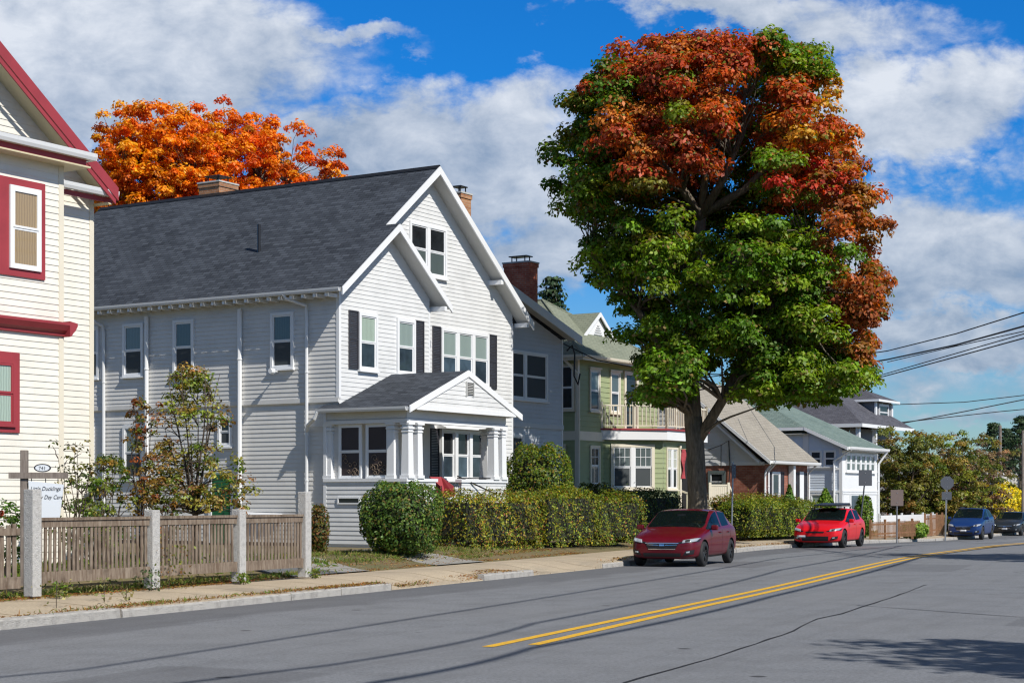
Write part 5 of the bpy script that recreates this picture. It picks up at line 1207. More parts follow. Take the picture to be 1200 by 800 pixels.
z = 86; signpole('stop_sign', px(1107.5, z), z, 3.2, 'grey octagonal sign back on a tall pole in front of the blue sport utility car', .1, [('oct', 2.9, .66, .66, 'sign_back'), ('rect', 2.25, .5, .4, 'sign_back')], r=.045)
z = 108; signpole('street_sign', px(1162.5, z), z, 3.2, 'small dark sign on a thin pole before the yellow shrub', 0, [('rect', 3.0, .36, .5, 'sign_back')])
def upole(x, y, h, label, r=.14, arms=1, base=None):
    b0 = GH(x, y) if base is None else base; o = empty('utility_pole', (x, y, b0), R(60)); tag(o, label, 'pole', 'utility poles'); mb = MB(); mb.tube([(0,0,-.2),(0,0,h)], [r, r*.75], 10); mb.build('pole', M['post_wood'], o)
    if arms: MB().box(-1.1, 1.1, -.06, .06, h-.7, h-.58).build('crossarm', M['post_wood'], o)
    mb = MB()
    for x_ in (-1,-.45,.45,1): mb.lathe([(0,0),(.05,0),(.06,.06),(.03,.14),(0,.15)], (x_,0,h-.58), 'z', 8)
    if arms: mb.build('insulator', M['soffit'], o)
    return o
zf = 135; upole(px(1172, zf), zf, 8.2, 'thin brown utility pole rising above the far trees', .16, 0, -.6)
zf = 105; upole(px(1198.5, zf), zf, 6.5, 'utility pole cut by the right edge of the photo', .09, 0, -.5)
near = [upole(5.4, 4.5, 10.5, 'near wooden utility pole on the right pavement out of the frame'), upole(19.5, 45, 10.5, 'wooden utility pole on the right pavement further up the street')]
def wire(pts, r=.02, sag=.5, label='black overhead cable', n=18):
    mb = MB(); P = []
    for a, b_ in zip(pts[:-1], pts[1:]):
        a, b_ = V(a), V(b_); 
        for i in range(n): t = i/n; q = a.lerp(b_, t); q.z -= sag*4*t*(1-t); P.append(q)
    P.append(V(pts[-1])); base = P[0].copy(); mb.tube([q for q in P], r, 5); o = mb.build('overhead_cable', M['wire']); return tag(o, label, 'cable', None)
wire([(-14,-9,10.2),(2.6,9.5,10),(14.9,42.6,10),(31,78,9.8),(52,120,9.5)], .035, .25, 'highest overhead cable following the right side of the street')
wire([(-9,-9,10.1),(5.0,10,9.9),(7.2,16.2,9.8),(13.6,34.6,9.8),(22,58,9.8),(34,80,9.5),(55,120,9.2)], .04, .25, 'middle overhead cable following the right side of the street')
wire([(-5,-9,9.9),(5.4,8.7,9.5),(6.9,12.4,9.5),(11.4,23.2,9.5),(19.5,45,9.6),(36,80,9.3)], .055, .15, 'thick lowest overhead cable following the right side of the street')
def sky(p, q, z): return (px(p, z), z, py(q, z))
q = [('cable crossing the sky right of the maple, topmost of the five', [(1290,334,46),(1200,366,52),(1120,391,58),(1040,411,66),(760,452,80)], .022),
     ('second cable from the top crossing the sky right of the maple', [(1290,349,46),(1200,382,52),(1120,404,58),(1040,421,66),(700,476,72)], .03),
     ('third cable from the top crossing the sky right of the maple', [(1290,371,46),(1200,388,52),(1120,405.5,58),(1040,424,66)], .016),
     ('fourth cable from the top crossing the sky right of the maple', [(1290,368,46),(1200,391,52),(1120,414,58),(1030,440,66),(880,470,78)], .018),
     ('lowest of the five cables crossing the sky right of the maple', [(1290,372,46),(1200,396,52),(1120,418,58),(1035,441,66),(960,458,76),(850,478,84)], .022),
     ('thin far cable from the slate dormer towards the right edge', [(1300,452,120),(1200,463,120),(1130,471,120),(1030,474.5,120)], .03),
     ('far cable sloping down behind the spreading yard tree', [(1300,451,130),(1200,468,130),(1130,482,130),(1035,500,130)], .04),
     ('lower far cable reaching the brown utility pole', [(1300,470,135),(1172,482,135),(1035,497,135)], .035),
     ('service cable running to the green house roof', [(900,440,64),(780,437,62),(700,422,62),(655,400,61.6)], .022)]
for lb, pts, r in q: wire([sky(*p) for p in pts], r, .0, lb, 3)
# ------------------------------------------------------------------ small fences at the far left kerb
def prow(name, p0, p1, label, h, mat, gap, w=.06, base=None, rails=(.25,.8)):
    a = V(p0); b_ = V(p1); d = b_-a; L = d.length; bz_ = GH(a.x, a.y); o = empty(name, (a.x, a.y, bz_), math.atan2(d.y, d.x)); tag(o, label, 'fence'); mb = MB()
    for r_ in rails: mb.box(0, L, .0, .03, h*r_, h*r_+.07)
    mb.build('rail', M[mat], o); p = MB(); x = 0
    while x < L: p.box(x, x+w, -.02, -.001, .03, h); x += gap
    p.build('picket_panel', M[mat], o); st = MB(); x = 0
    while x < L+.1: st.box(x-.05, x+.05, .03, .12, -.1, h+.1); x += 2.0
    st.build('post', M[mat], o); return o
prow('white_fence', (px(1032,84), 84), (px(1096,93), 93), 'white picket fence below the spreading yard tree', 1.05, 'trim', .1, .085)
rf_ = prow('rail_fence', (px(1022,74), 74), (px(1078,80), 80), 'rusty brown low fence behind the brown square sign', .75, 'rust_wood', .17, .07)
prow('rail_fence', (px(1088,86), 86.4), (px(1106,92), 92), 'short brown wooden fence beside the octagonal sign pole', 1.1, 'rust_wood', .3, .12)
vf = empty('vinyl_stair_rail', (px(832,70), 70, .35), R(8)); tag(vf, 'beige panelled stair railing left of the brick house', 'railing')
mb = MB(); mb.box(0, .78, -.02, .02, .75, 1.95); mb.build('panel', M['cream_trim'], vf); mb = MB()
for x in (0,.78): mb.box(x-.05, x+.05, -.05, .05, -.1, 2.1)
for i in range(1, 9): mb.box(i*.087-.004, i*.087+.004, -.028, -.021, .75, 1.95)
mb.box(0, .78, -.035, .035, 1.951, 2.02); mb.box(0, .78, -.035, .035, .68, .749); mb.beam((.78,0,2.0), (1.35,.4,1.0), .07, .07); mb.build('rail', M['cream_trim'], vf)
MB().box(-.8, .9, .2, 1.6, -.2, .68).build('landing', M['brick_red'], vf)

# ------------------------------------------------------------------ vegetation
OLV = [(.10,.15,.02),(.15,.19,.025),(.21,.20,.03),(.06,.10,.02),(.20,.10,.03)]
hx, hy = w_of(5.2, -3.75, 0)[:2]
YG = [(.10,.15,.018),(.17,.20,.022),(.27,.24,.03),(.06,.085,.02),(.20,.085,.03),(.34,.27,.02)]
for u_, ln, hh, wd, ww, lb in ((2.05,4.1,1.48,1.2,[.2,.24,.2,.1,.12,.14],'long clipped yellow and russet hedge in front of the porch steps'),(5.75,3.1,1.60,1.3,[.3,.3,.14,.14,.06,.06],'clipped yellow-green hedge in front of the tall domed bush'),(8.85,2.9,1.46,1.2,[.34,.2,.08,.24,.1,.04],'darker looser hedge at the right end of the hedge row, before the crimson hatchback')):
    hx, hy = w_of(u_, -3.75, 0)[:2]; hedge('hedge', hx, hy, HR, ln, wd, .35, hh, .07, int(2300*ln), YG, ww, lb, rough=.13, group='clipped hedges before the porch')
h2x, h2y = px(895,66), 66.0
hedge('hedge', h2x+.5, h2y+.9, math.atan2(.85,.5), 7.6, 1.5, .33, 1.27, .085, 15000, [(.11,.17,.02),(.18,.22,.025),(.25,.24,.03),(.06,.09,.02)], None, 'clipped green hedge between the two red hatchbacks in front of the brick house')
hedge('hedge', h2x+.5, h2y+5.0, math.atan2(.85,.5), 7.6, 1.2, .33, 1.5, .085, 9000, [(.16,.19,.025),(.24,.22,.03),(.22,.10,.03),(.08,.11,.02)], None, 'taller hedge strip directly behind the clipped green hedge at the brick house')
h3x, h3y = px(752,62), 62
hedge('hedge', h3x, h3y, math.atan2(.85,.5), 4.6, 1.3, .38, 1.6, .08, 8000, [(.03,.06,.012),(.05,.08,.015),(.08,.10,.02)], None, 'dark green hedge below the bay windows of the green house')
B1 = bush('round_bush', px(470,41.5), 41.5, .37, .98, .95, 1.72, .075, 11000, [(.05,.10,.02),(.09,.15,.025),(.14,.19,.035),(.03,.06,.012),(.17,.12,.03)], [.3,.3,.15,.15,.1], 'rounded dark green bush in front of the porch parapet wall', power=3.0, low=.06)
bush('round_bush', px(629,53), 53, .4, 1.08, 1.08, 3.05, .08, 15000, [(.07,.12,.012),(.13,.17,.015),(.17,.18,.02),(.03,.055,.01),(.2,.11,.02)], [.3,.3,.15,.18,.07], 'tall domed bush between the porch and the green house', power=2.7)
bush('small_bush', px(373,41), 41, .38, .26, .35, 1.25, .06, 2200, [(.16,.07,.02),(.12,.10,.02),(.05,.08,.015)], None, 'narrow reddish bush just right of the last granite fence post')
bush('conifer_bush', px(925,72), 72, .3, .55, .55, 2.1, .09, 3500, [(.08,.16,.02),(.12,.2,.03),(.04,.08,.012)], None, 'small cone-shaped evergreen by the brick house door', 'bush', 2, mat='needle', taper=.85)
bush('conifer_bush', px(967,76), 76, .25, .9, .9, 2.0, .1, 5000, [(.12,.22,.02),(.17,.26,.03),(.05,.10,.012)], None, 'bright cone-shaped evergreen behind the bright red hatchback', 'bush', 2, mat='needle', taper=.85)
for p, z, r, h, lb, c in ((697,58,.9,1.9,'dark loose shrub between the hedge and the bay windows',[(.025,.045,.012),(.05,.07,.015),(.09,.09,.02)]),(716,55,.6,1.3,'pale leafy shrub at the right end of the long hedge',[(.12,.17,.03),(.2,.23,.05),(.06,.09,.02)]),(1012,76,.4,1.9,'climbing green shrub beside the white enclosed porch',[(.08,.15,.02),(.14,.2,.03)]),(1070,80,.7,.8,'low grassy shrub at the rusty fence',[(.12,.2,.03),(.2,.28,.04)]),(1098,100,1.2,1.6,'green shrub left of the blue sport utility car',[(.06,.1,.02),(.12,.16,.03)])):
    bush('shrub', px(p, z), z, GH(px(p, z), z), r, r, h, .11, 2600, c, None, lb, 'shrub', 2.2)
for p, w_, h, i in ((1143,2.2,3.4,0),(1168,1.9,3.6,1)):
    bush('yellow_shrub', px(p,122), 122, -.55, w_, w_, h, .2, 5000, [(.55,.42,.01),(.65,.5,.02),(.35,.33,.02)], None, ['bright yellow shrub behind the blue sport utility car','bright yellow shrub behind the dark grey sedan'][i], 'shrub', 2)

# maple with turning leaves
mz_, mx = 57.0, 6.2; S_ = mz_/2000
TAB = [(46,805,925),(60,738,955),(75,705,968),(100,688,985),(130,648,992),(160,634,1006),(200,626,1022),(240,628,1042),(280,652,1052),(320,660,1055),(355,662,1052),(400,700,1048),(440,728,1042),(465,752,1030),(490,800,985)]
ty = np.array([t[0] for t in TAB]); tl = np.array([t[1] for t in TAB]); tr_ = np.array([t[2] for t in TAB])
C = []; tries = 0
SUNL = V((.5,-.52,.69))
while len(C) < 1150 and tries < 90000:
    tries += 1; q = random.uniform(66, 470); l, r = np.interp(q, ty-14, tl)+22, np.interp(q, ty-14, tr_)-20; cx, a = (l+r)/2, (r-l)/2
    th = random.uniform(0, 2*math.pi); rr = random.random()**.30
    bump = 1+.07*math.sin(th*5+q*.03)+.05*math.sin(th*9-q*.05)
    X = math.cos(th)*rr*a*min(bump,1.03); Yd = math.sin(th)*rr*a*.9*bump; pxx = cx+X
    if q > 430 and abs(pxx-835) < 38: continue
    if q > 440 and 806 < pxx < 890: continue
    if 470 < q and pxx > 1000: continue
    if 100 < q < 245 and abs(pxx-862+(q-170)*.25) < 26 and Yd < a*.25: continue
    if 228 < q < 280 and 780 < pxx < 875 and Yd < a*.1: continue
    if 250 < q < 285 and Yd < -a*.3 and random.random() < .45: continue
    if rr < .3 and random.random() < .4: continue
    C.append(((pxx-600)*S_-mx, Yd*S_, py(q, mz_)-.3, pxx, q, Yd/a))
    if random.random() < .0: break
for k_ in range(130):
    q = random.uniform(120, 330); pxx = random.uniform(740, 950); yd = random.uniform(.12, .5)*190; C.append(((pxx-600)*S_-mx, yd*S_, py(q, mz_)-.3, pxx, q+60, .9))
for k_ in range(46):
    q = random.uniform(430, 474); pxx = random.uniform(752, 806); yd = random.uniform(-1, .5)*70*S_*2; C.append(((pxx-600)*S_-mx, yd, py(q, mz_)-.3, pxx, q, -.3))
for k_ in range(60):
    q = random.uniform(432, 476); pxx = random.uniform(862, 990); yd = random.uniform(-1, .6)*3.6; C.append(((pxx-600)*S_-mx, yd, py(q, mz_)-.3, pxx, q, -.3))
C = np.array(C)
def maple_cols(C_):
    out = []
    for (x_, y_, z_, p, q, d) in C:
        n = math.sin(p*.045+q*.03)*16+math.sin(q*.07+p*.02)*12+random.uniform(-20,20)
        top = q+n < 228 and p+n*1.5 > 700 and random.random() > .04; right = p+n > 962+max(0, (200-q))*.2 and 195 < q < 430
        if q < 112 and p > 898+n*.6: top = False
        if 900 < p < 1000 and 120 < q < 200 and d > .35: top = False
        if 725 < p < 880 and 236 < q < 262 and d < 0: pal = [(.42,.22,.03),(.20,.18,.025)]
        elif 930 < p < 985 and 215 < q < 330 and random.random() < .25: pal = [(.30,.10,.02)]
        elif top:
            if 875 < p < 975 and 200 < q < 250: pal = [(.60,.06,.035),(.62,.10,.03),(.48,.06,.03),(.55,.15,.03)]
            elif p > 850: pal = [(.55,.12,.02),(.62,.19,.02),(.45,.08,.02),(.6,.30,.03),(.50,.10,.025)]
            else: pal = [(.50,.09,.028),(.58,.12,.025),(.38,.07,.025),(.54,.18,.03),(.45,.08,.03)]
        elif right: pal = [(.38,.11,.03),(.46,.13,.03),(.29,.09,.03),(.36,.16,.03)]
        elif q < 300 and 640 < p < 800 and random.random() < .12: pal = [(.22,.2,.02)]
        else: pal = [(.105,.21,.014),(.15,.27,.018),(.085,.175,.014),(.21,.31,.02),(.17,.25,.018)]
        out.append(pal[random.randrange(len(pal))])
    return np.array(out)
def tipcol(P_, col):
    m_ = rng.random(len(P_)) < .07; col = col.copy(); sw = rng.permutation(len(P_)); near = rng.random(len(P_)) < .16; mixd = np.array([.30,.12,.025])*(1+rng.normal(0,.25,(len(P_),1))); hi = (P_[:,2] > 10.5) & (rng.random(len(P_)) < .07); col[hi] = mixd[hi]; lo_ = (col[:,0] > col[:,1]*1.6) & (rng.random(len(P_)) < .09); col[lo_] = np.array([.15,.19,.02])*(1+rng.normal(0,.2,(int(lo_.sum()),1))); g_ = col[:,1] > col[:,0]; col[m_ & g_] = np.array([.24,.17,.05])*(1+rng.normal(0,.2,(int((m_ & g_).sum()),1))); return col
L3 = lambda p, q, d=0: ((p-600)*S_-mx, d, py(q, mz_)-.3)
trunk = [([(0,0,-.1),(.02,0,.25),(0,.02,1.5),(-.08,0,3.2),(-.15,0,4.2)], [.55,.38,.33,.31,.30]),
 ([(-.1,0,3.4),(-.15,0,4.1),L3(808,420),L3(815,340,.1),L3(822,250,.2)], [.30,.30,.26,.23,.20]),
 ([(.05,-.05,3.5),L3(845,470,-.3),L3(868,420,-.8),L3(900,360,-1.3),L3(940,300,-1.5)], [.19,.16,.13,.1,.06]),
 ([(-.15,0,4.1),L3(790,430,.4),L3(750,360,.8),L3(700,300,1)], [.2,.17,.12,.06]),
 ([L3(815,340,.1),L3(870,300,.7),L3(950,260,1.2),L3(1020,250,1)], [.17,.13,.09,.05]),
 ([L3(822,255,.1),L3(800,225,-.3),L3(770,190,-.6),L3(735,140,-.7),L3(720,100,-.6)], [.17,.14,.1,.06,.03]),
 ([L3(822,250,.1),L3(828,190,-.3),L3(820,130,-.4),L3(815,80,-.3)], [.15,.11,.07,.03]),
 ([L3(822,252,.1),L3(845,215,-.5),L3(868,160,-.7),L3(870,110,-.6),L3(868,84,-.5)], [.17,.12,.08,.05,.02]),
 ([L3(824,250,.1),L3(870,225,-.4),L3(915,180,-.7),L3(940,130,-.6)], [.16,.12,.07,.03]),
 ([L3(870,225,-.4),L3(930,215,-.8),L3(1000,230,-1)], [.09,.06,.03])]
for k_ in range(46):
    p0 = random.choice([(845,215,-.5),(868,160,-.7),(870,120,-.6),(828,190,-.3),(855,190,-.6),(840,150,-.5)]); p1 = (p0[0]+random.uniform(-42,48), max(82, p0[1]-random.uniform(35,95)), p0[2]+random.uniform(-1.2,.6))
    trunk.append((limb(L3(*p0), L3(*p1), .03, 4, .12), [.04,.032,.024,.017,.01]))
mp = tree('maple_tree', mx, mz_, .3, C[:, :3], rng.uniform(.36, .76, len(C)), 225, .155, None, trunk, .4, 'huge maple with orange-red top leaves and green lower crown behind the crimson hatchback', colfn=maple_cols, extra=tipcol, twigf=.5, flat=.82, up=.45, jit=.26)

# orange trees behind the house
for i, (p, q0, z, rx, rz, lb, pal) in enumerate([(188,108,75,3.4,4.1,'bright orange maple beside the cream house, left of the roof chimney',[(.80,.22,.01),(.85,.28,.01),(.7,.16,.01),(.85,.36,.02)]),(292,116,80,4.6,4.0,'orange-red maple behind the ridge, right above the roof chimney',[(.80,.18,.01),(.82,.24,.01),(.7,.13,.012),(.85,.30,.02)])]):
    top = py(q0, z); c_ = shell_clumps(760, rx*.96, rx*.85, rz*.93, 0, .2, .10); cz = top-rz-.5; c_[:,2] += cz
    c2_ = shell_clumps(150, rx*.85, rx*.8, rz*.8, cz-rz*1.0, .3); c_ = np.vstack([c_, c2_])
    if i == 1:
        c_[:,2] -= np.clip(c_[:,0]-0.5, 0, 9)*.42
        lo = c_[:,0] > 1.5; c_[lo, 0] *= 1.12
    tree('orange_maple', px(p+ (6 if i else 0), z), z, .4, c_, rng.uniform(.2,.5,len(c_)), 95, .16, pal, [([(0,0,-.1),(0,0,cz*.5),(.2,0,cz-2),(.1,.1,cz)], [.35,.3,.22,.12]), ([(.1,0,cz-3),(1.5,-.3,cz)], [.14,.05]), ([(.1,0,cz-3),(-1.5,-.3,cz+.3)], [.14,.05]), ([(0,0,cz-3.5),(2.8,.2,cz-1)], [.12,.05])], .3, lb, group=None, w=None, flat=.9)
# ornamental yard tree behind the fence
yz0, yx = 35.5, px(229,35.5)
c_ = []
for k_ in range(215):
    h = random.random()**1.35; w_ = 1.22*(1-h*.8)*(.7+.5*math.sin(min(h*4+.6,1.57))); th = random.uniform(0,6.28); r = random.random()**.5*w_
    c_.append((math.cos(th)*r-.05, math.sin(th)*r*.8, 1.35+h*2.75 - (r*.3 if h < .5 else 0)))
c_ = np.array(c_)
tk = [([(0,0,-.1),(.0,0,.6),(.02,0,.95)], [.07,.06,.05])]
for k_ in range(12):
    th = random.uniform(0,6.28); tk.append((limb((.02,0,.75+random.random()*.3), (math.cos(th)*random.uniform(.2,.9), math.sin(th)*.5, random.uniform(2.0,4.3)), .0, 5, .05), [.035,.028,.02,.015,.01,.005]))
tree('pear_tree', yx, yz0, .42, c_, rng.uniform(.12,.26,len(c_)), 30, .08, [(.19,.24,.03),(.28,.30,.05),(.32,.25,.05),(.11,.16,.02),(.28,.15,.05),(.34,.32,.08)], tk, .05, 'slender young tree with olive and brown leaves behind the picket fence', bark='twig', flat=1, twigf=.9, jit=.3)
for p, q0, z, n, rx, lb, pal in ((128,535,33.5,80,.5,'leafy green shrub behind the fence beside the cream house corner',[(.11,.16,.025),(.2,.21,.03),(.06,.1,.02),(.28,.2,.03)]),(168,470,34,70,.28,'thin shrub with drooping reddish leaves left of the slender young tree',[(.12,.15,.025),(.25,.15,.03),(.3,.1,.03)]),(88,515,30.5,34,.42,'sparse tall rose canes with few leaves behind the granite post',[(.12,.14,.03),(.2,.19,.04),(.07,.09,.02)]),(108,560,31,60,.5,'low green shrub with a red flower behind the fence',[(.10,.17,.03),(.16,.22,.03)]),(6,585,29.5,60,.6,'green bush with red berries at the left edge behind the gate',[(.07,.16,.02),(.11,.22,.03),(.09,.19,.02),(.10,.2,.025),(.08,.15,.02),(.12,.2,.03),(.35,.05,.02)]),(190,560,34.5,50,.4,'drooping olive shrub under the slender young tree',[(.16,.19,.03),(.09,.12,.02),(.26,.14,.03)])):
    top = py(q0, z)-.42; c_ = np.stack([rng.normal(0,.5,n)*rx, rng.normal(0,.35,n)*rx, rng.uniform(.15,1,n)**.8*top], 1)
    tk = [(limb((random.uniform(-.1,.1),0,-.05), (random.uniform(-rx,rx)*.8, random.uniform(-.2,.2), top*random.uniform(.7,1)), .0, 5, .08), [.016,.013,.01,.008,.006,.004]) for _ in range(9)]
    o = tree('garden_shrub', px(p,z), z, .42, c_, rng.uniform(.07,.17,n), 22 if n != 34 else 9, .075, pal, tk, .02, lb, 'shrub', bark='twig', flat=1, twigf=.7, jit=.3)
    if p == 108:
        mb = MB(); mb.lathe([(0,-.03),(.045,-.02),(.055,.01),(.03,.035),(0,.03)], (.02,-.2,top*.66), 'z', 9); mb.build('flower', M['red_fabric'], o, smooth=True)
# spreading yard trees on the right
for p, q0, z, rx, n, lb, pal, g_ in ((1100,492,100,3.6,320,'spreading green and olive crab apple tree behind the white picket fence',[(.17,.21,.03),(.23,.25,.04),(.11,.14,.02),(.30,.23,.05)],0),(1060,488,98,2.4,200,'olive brown tree beside the white enclosed porch',[(.20,.20,.04),(.28,.21,.05),(.13,.15,.03),(.22,.23,.04)],0),(1138,500,108,2.9,240,'thinning brownish pink tree left of the utility pole',[(.24,.15,.08),(.30,.22,.10),(.16,.16,.03),(.26,.18,.11)],0)):
    top = py(q0, z); rz = (top-.2)*.5; c_ = shell_clumps(n, rx, rx*.8, rz, top-rz-.25, .2, .16)
    tree('yard_tree', px(p,z), z, -.35, c_, rng.uniform(.25,.48,n), 62, .16, pal, [([(0,0,-.1),(.1,0,1.2)], [.2,.15]), ([(.1,0,1),(1.6,0,3)], [.1,.04]), ([(.1,0,1),(-1.6,-.2,3.2)], [.1,.04]), ([(.1,0,1.1),(.4,-.5,4)], [.1,.03]), ([(.1,0,1.1),(-.6,-.5,4.2)], [.09,.03])], .2, lb, twigf=.8, bark='twig', flat=.9)
# conifers and distant trees
def conifer(name, p, q0, z, r, label, group=None, n=260, pal=None):
    top = py(q0, z); hgt = top+.3; c_ = []; 
    for k_ in range(n):
        h = random.random()**.8; w_ = r*(1-h)**.8+.1; th = random.uniform(0,6.28); rr = random.uniform(.5,1.05)*w_*(1+.2*math.sin(h*40)); c_.append((math.cos(th)*rr, math.sin(th)*rr, .8+h*(hgt-1)-rr*.25))
    return tree(name, px(p,z), z, -.3, np.array(c_), rng.uniform(.3,.65,n), 34, .22, pal or [(.02,.045,.018),(.035,.07,.025),(.05,.085,.03)], [([(0,0,-.1),(0,0,hgt*.97)], [.3,.04])], .3, label, 'tree', None, group, .5, 'needle', flat=.35, up=.2)
conifer('spruce_tree', 1196, 486, 160, 4.2, 'dark spruce at the right edge behind the dark grey sedan'); conifer('spruce_tree', 1180, 500, 170, 3.5, 'dark spruce just right of the brown utility pole'); conifer('spruce_tree', 1164, 494, 185, 3.2, 'distant grey-green spruce left of the brown utility pole')
conifer('spruce_tree', 648, 322, 88, 2.6, 'dark spruce tip between the brick chimney and the green house roof'); conifer('spruce_tree', 596, 318, 90, 1.2, 'thin dark conifer tip just left of the red brick chimney')
c_ = shell_clumps(170, 3.2, 3, 2.6, 6.2, .3)
tree('yard_tree', px(860,104), 104, -.2, c_, rng.uniform(.4,.7,170), 50, .25, [(.16,.2,.03),(.22,.24,.03),(.26,.2,.04)], [([(0,0,-.1),(0,0,6)], [.25,.1])], .2, 'yellow-green tree behind the beige roof, seen under the maple crown')
rng2 = rng.random
# trees on the right side of the street, outside the frame, whose shade reaches the road
def shade_tree(x, y, r, h, label):
    c_ = shell_clumps(230, r, r, h*.32, h*.62, .2); tree('street_tree', x, y, GH(x, y), c_, rng.uniform(.4,.8,230), 60, .22, GREEN, [([(0,0,-.1),(0,0,h*.5)], [.25,.15]), ([(0,0,h*.4),(r*.5,.3,h*.7)], [.12,.04]), ([(0,0,h*.4),(-r*.5,-.3,h*.7)], [.12,.04])], .25, label)
shade_tree(13.2, 11.2, 2.5, 11.6, 'green street tree on the near right side beyond the frame'); shade_tree(21.0, 45.0, 3.2, 11, 'green street tree further up on the right side beyond the frame')
# ------------------------------------------------------------------ ground cover
def litter(name, region, n, size, cols, label=None, zoff=.01, upn=1.6):
    P = []
    while len(P) < n:
        x_, y_ = region(); P.append((x_, y_, GH(x_, y_)+zoff+random.random()*.02))
    P = np.array(P); nr = rng.normal(0, .5, P.shape); nr[:,2] += upn
    return leaf_mesh(name, P, nr, rng.uniform(.5,1.3,n)*size, palette(cols, n, .3), M['leaf'], None, 'stuff')
def band(y0, y1, s0, s1, clumpy=True):
    cs = [(random.uniform(y0, y1), random.uniform(s0, s1)) for _ in range(int((y1-y0)*1.4)+2)]
    def f():
        if random.random() < .75: a, s = random.choice(cs); yy, ss = a+random.gauss(0,.5), s+random.gauss(0,.10)
        else: yy, ss = random.uniform(y0, y1), random.uniform(s0, s1)
        i = int(np.clip(np.abs(KA[:,1]-yy).argmin(), 1, len(KL)-2)); ss = min(max(ss, s0-.1), s1+.1); p_ = KL[i].lerp(KL[i+1], random.random()); return p_.x+KN[i].x*ss, p_.y+KN[i].y*ss
    return f
BR = [(.26,.15,.06),(.35,.2,.07),(.20,.10,.04),(.30,.10,.03),(.42,.30,.08)]; GR = [(.10,.17,.025),(.15,.22,.03),(.22,.21,.05)]
litter('fallen_leaves', band(21,33,.14,.24), 2200, .05, BR); litter('fallen_leaves', band(24,34,1.95,2.5), 4200, .05, BR+GR[:1]); litter('fallen_leaves', band(34,48,2.3,3.6), 5200, .055, BR)
litter('fallen_leaves', band(44,62,.16,.5), 700, .06, BR); litter('fallen_leaves', band(52,66,2.3,3.6), 3500, .07, BR); litter('fallen_leaves', band(36.6,39.2,.1,.5), 700, .05, BR); litter('fallen_leaves', band(33,34.5,.1,.5), 300, .05, BR)
def blades(name, region, n, h, cols, label=None):
    P = []
    while len(P) < n: x_, y_ = region(); P.append((x_, y_, GH(x_, y_)+h*.4))
    P = np.array(P); nr = rng.normal(0, 1, P.shape); nr[:,2] *= .15
    return leaf_mesh(name, P, nr, rng.uniform(.5,1.3,n)*h, palette(cols, n, .25), M['leaf'], None, 'stuff', aspect=.16)
blades('grass', band(22,34,2.2,2.7), 2600, .13, GR+[(.3,.25,.1)]); blades('grass', band(35,47,3.0,5.5), 6000, .13, GR+[(.3,.25,.1)]*2); blades('grass', band(24,34,.13,.22), 500, .09, GR+BR[:2]); blades('grass', band(64,92,2.3,5), 7000, .22, GR); blades('grass', band(23,36,3,9), 9000, .2, GR)
def weed(x_, y_, h, n, label, pal=GR):
    o = empty('weed', (x_, y_, GH(x_, y_))); P = np.stack([rng.normal(0,h*.3,n), rng.normal(0,h*.3,n), rng.uniform(.02,h,n)], 1); leaf_mesh('foliage', P, rng.normal(0,1,(n,3))+np.array([0,0,.5]), rng.uniform(.5,1.2,n)*.07, palette(pal, n, .25), M['leaf'], o)
    MB().tube([(0,0,-.02),(0,0,h*.9)], .006, 4).build('stem', M['twig'], o); tag(o, label, 'weed')
a_ = fpt(.05); weed(a_.x+.25, a_.y-.35, .28, 130, 'bright green weed at the foot of the first tall granite post')
a_ = fpt(.375); weed(a_.x+.1, a_.y-.3, .36, 90, 'bluish leafy weed at the foot of the second granite post', [(.08,.14,.06),(.12,.17,.08)])
a_ = fpt(.70); weed(a_.x+.2, a_.y-.3, .22, 100, 'low grass tuft at the foot of the third granite post'); a_ = fpt(1.03); weed(a_.x+.1, a_.y-.2, .2, 90, 'low grass tuft at the foot of the last granite post')
a_ = fpt(.43); weed(a_.x+.1, a_.y-.12, .75, 150, 'reddish vine growing through the middle fence panel', [(.12,.13,.03),(.25,.13,.04),(.18,.2,.04)])
for x_, y_, h in ((px(66,25),25.0,.42),(px(122,26.2),26.2,.38),(px(148,26.6),26.6,.2)): weed(x_, y_, h, 26, 'thin dry weed growing in the kerb joint of the near pavement', [(.3,.27,.12),(.2,.22,.08)])
for o_ in [o for o in bpy.data.objects if o.name.startswith('weed')][-3:]: o_['group'] = 'dry weeds along the kerb joint'

# ------------------------------------------------------------------ light, sky, camera
sun_dir = V((.656*math.cos(R(43)), -.755*math.cos(R(43)), math.sin(R(43)))).normalized()
sd = bpy.data.lights.new('sun', 'SUN'); sd.energy = 5.0; sd.angle = R(.5); sd.color = (1,.955,.88); so = bpy.data.objects.new('sun', sd); COL.objects.link(so); so.rotation_euler = sun_dir.to_track_quat('Z', 'Y').to_euler(); so.location = (10,-10,30)
w = bpy.data.worlds.new('World'); scene.world = w; w.use_nodes = True; nt = w.node_tree; bg = nt.nodes['Background']
st = nt.nodes.new('ShaderNodeTexSky'); st.sky_type = 'NISHITA'; st.sun_disc = False; st.sun_elevation = R(43); st.sun_rotation = math.atan2(sun_dir.x, sun_dir.y); st.altitude = 0; st.air_density = 1; st.dust_density = .25; st.ozone_density = 2.5
tc = nt.nodes.new('ShaderNodeTexCoord'); sx = nt.nodes.new('ShaderNodeSeparateXYZ'); nt.links.new(tc.outputs['Generated'], sx.inputs[0])
def mth(op, a, b=None, c=None, cl=False):
    n = nt.nodes.new('ShaderNodeMath'); n.operation = op; n.use_clamp = cl
    for i, x in enumerate((a, b, c)):
        if x is None: continue
        if hasattr(x, 'is_output'): nt.links.new(x, n.inputs[i])
        else: n.inputs[i].default_value = x
    return n.outputs[0]
fy = mth('MAXIMUM', sx.outputs['Y'], .12)
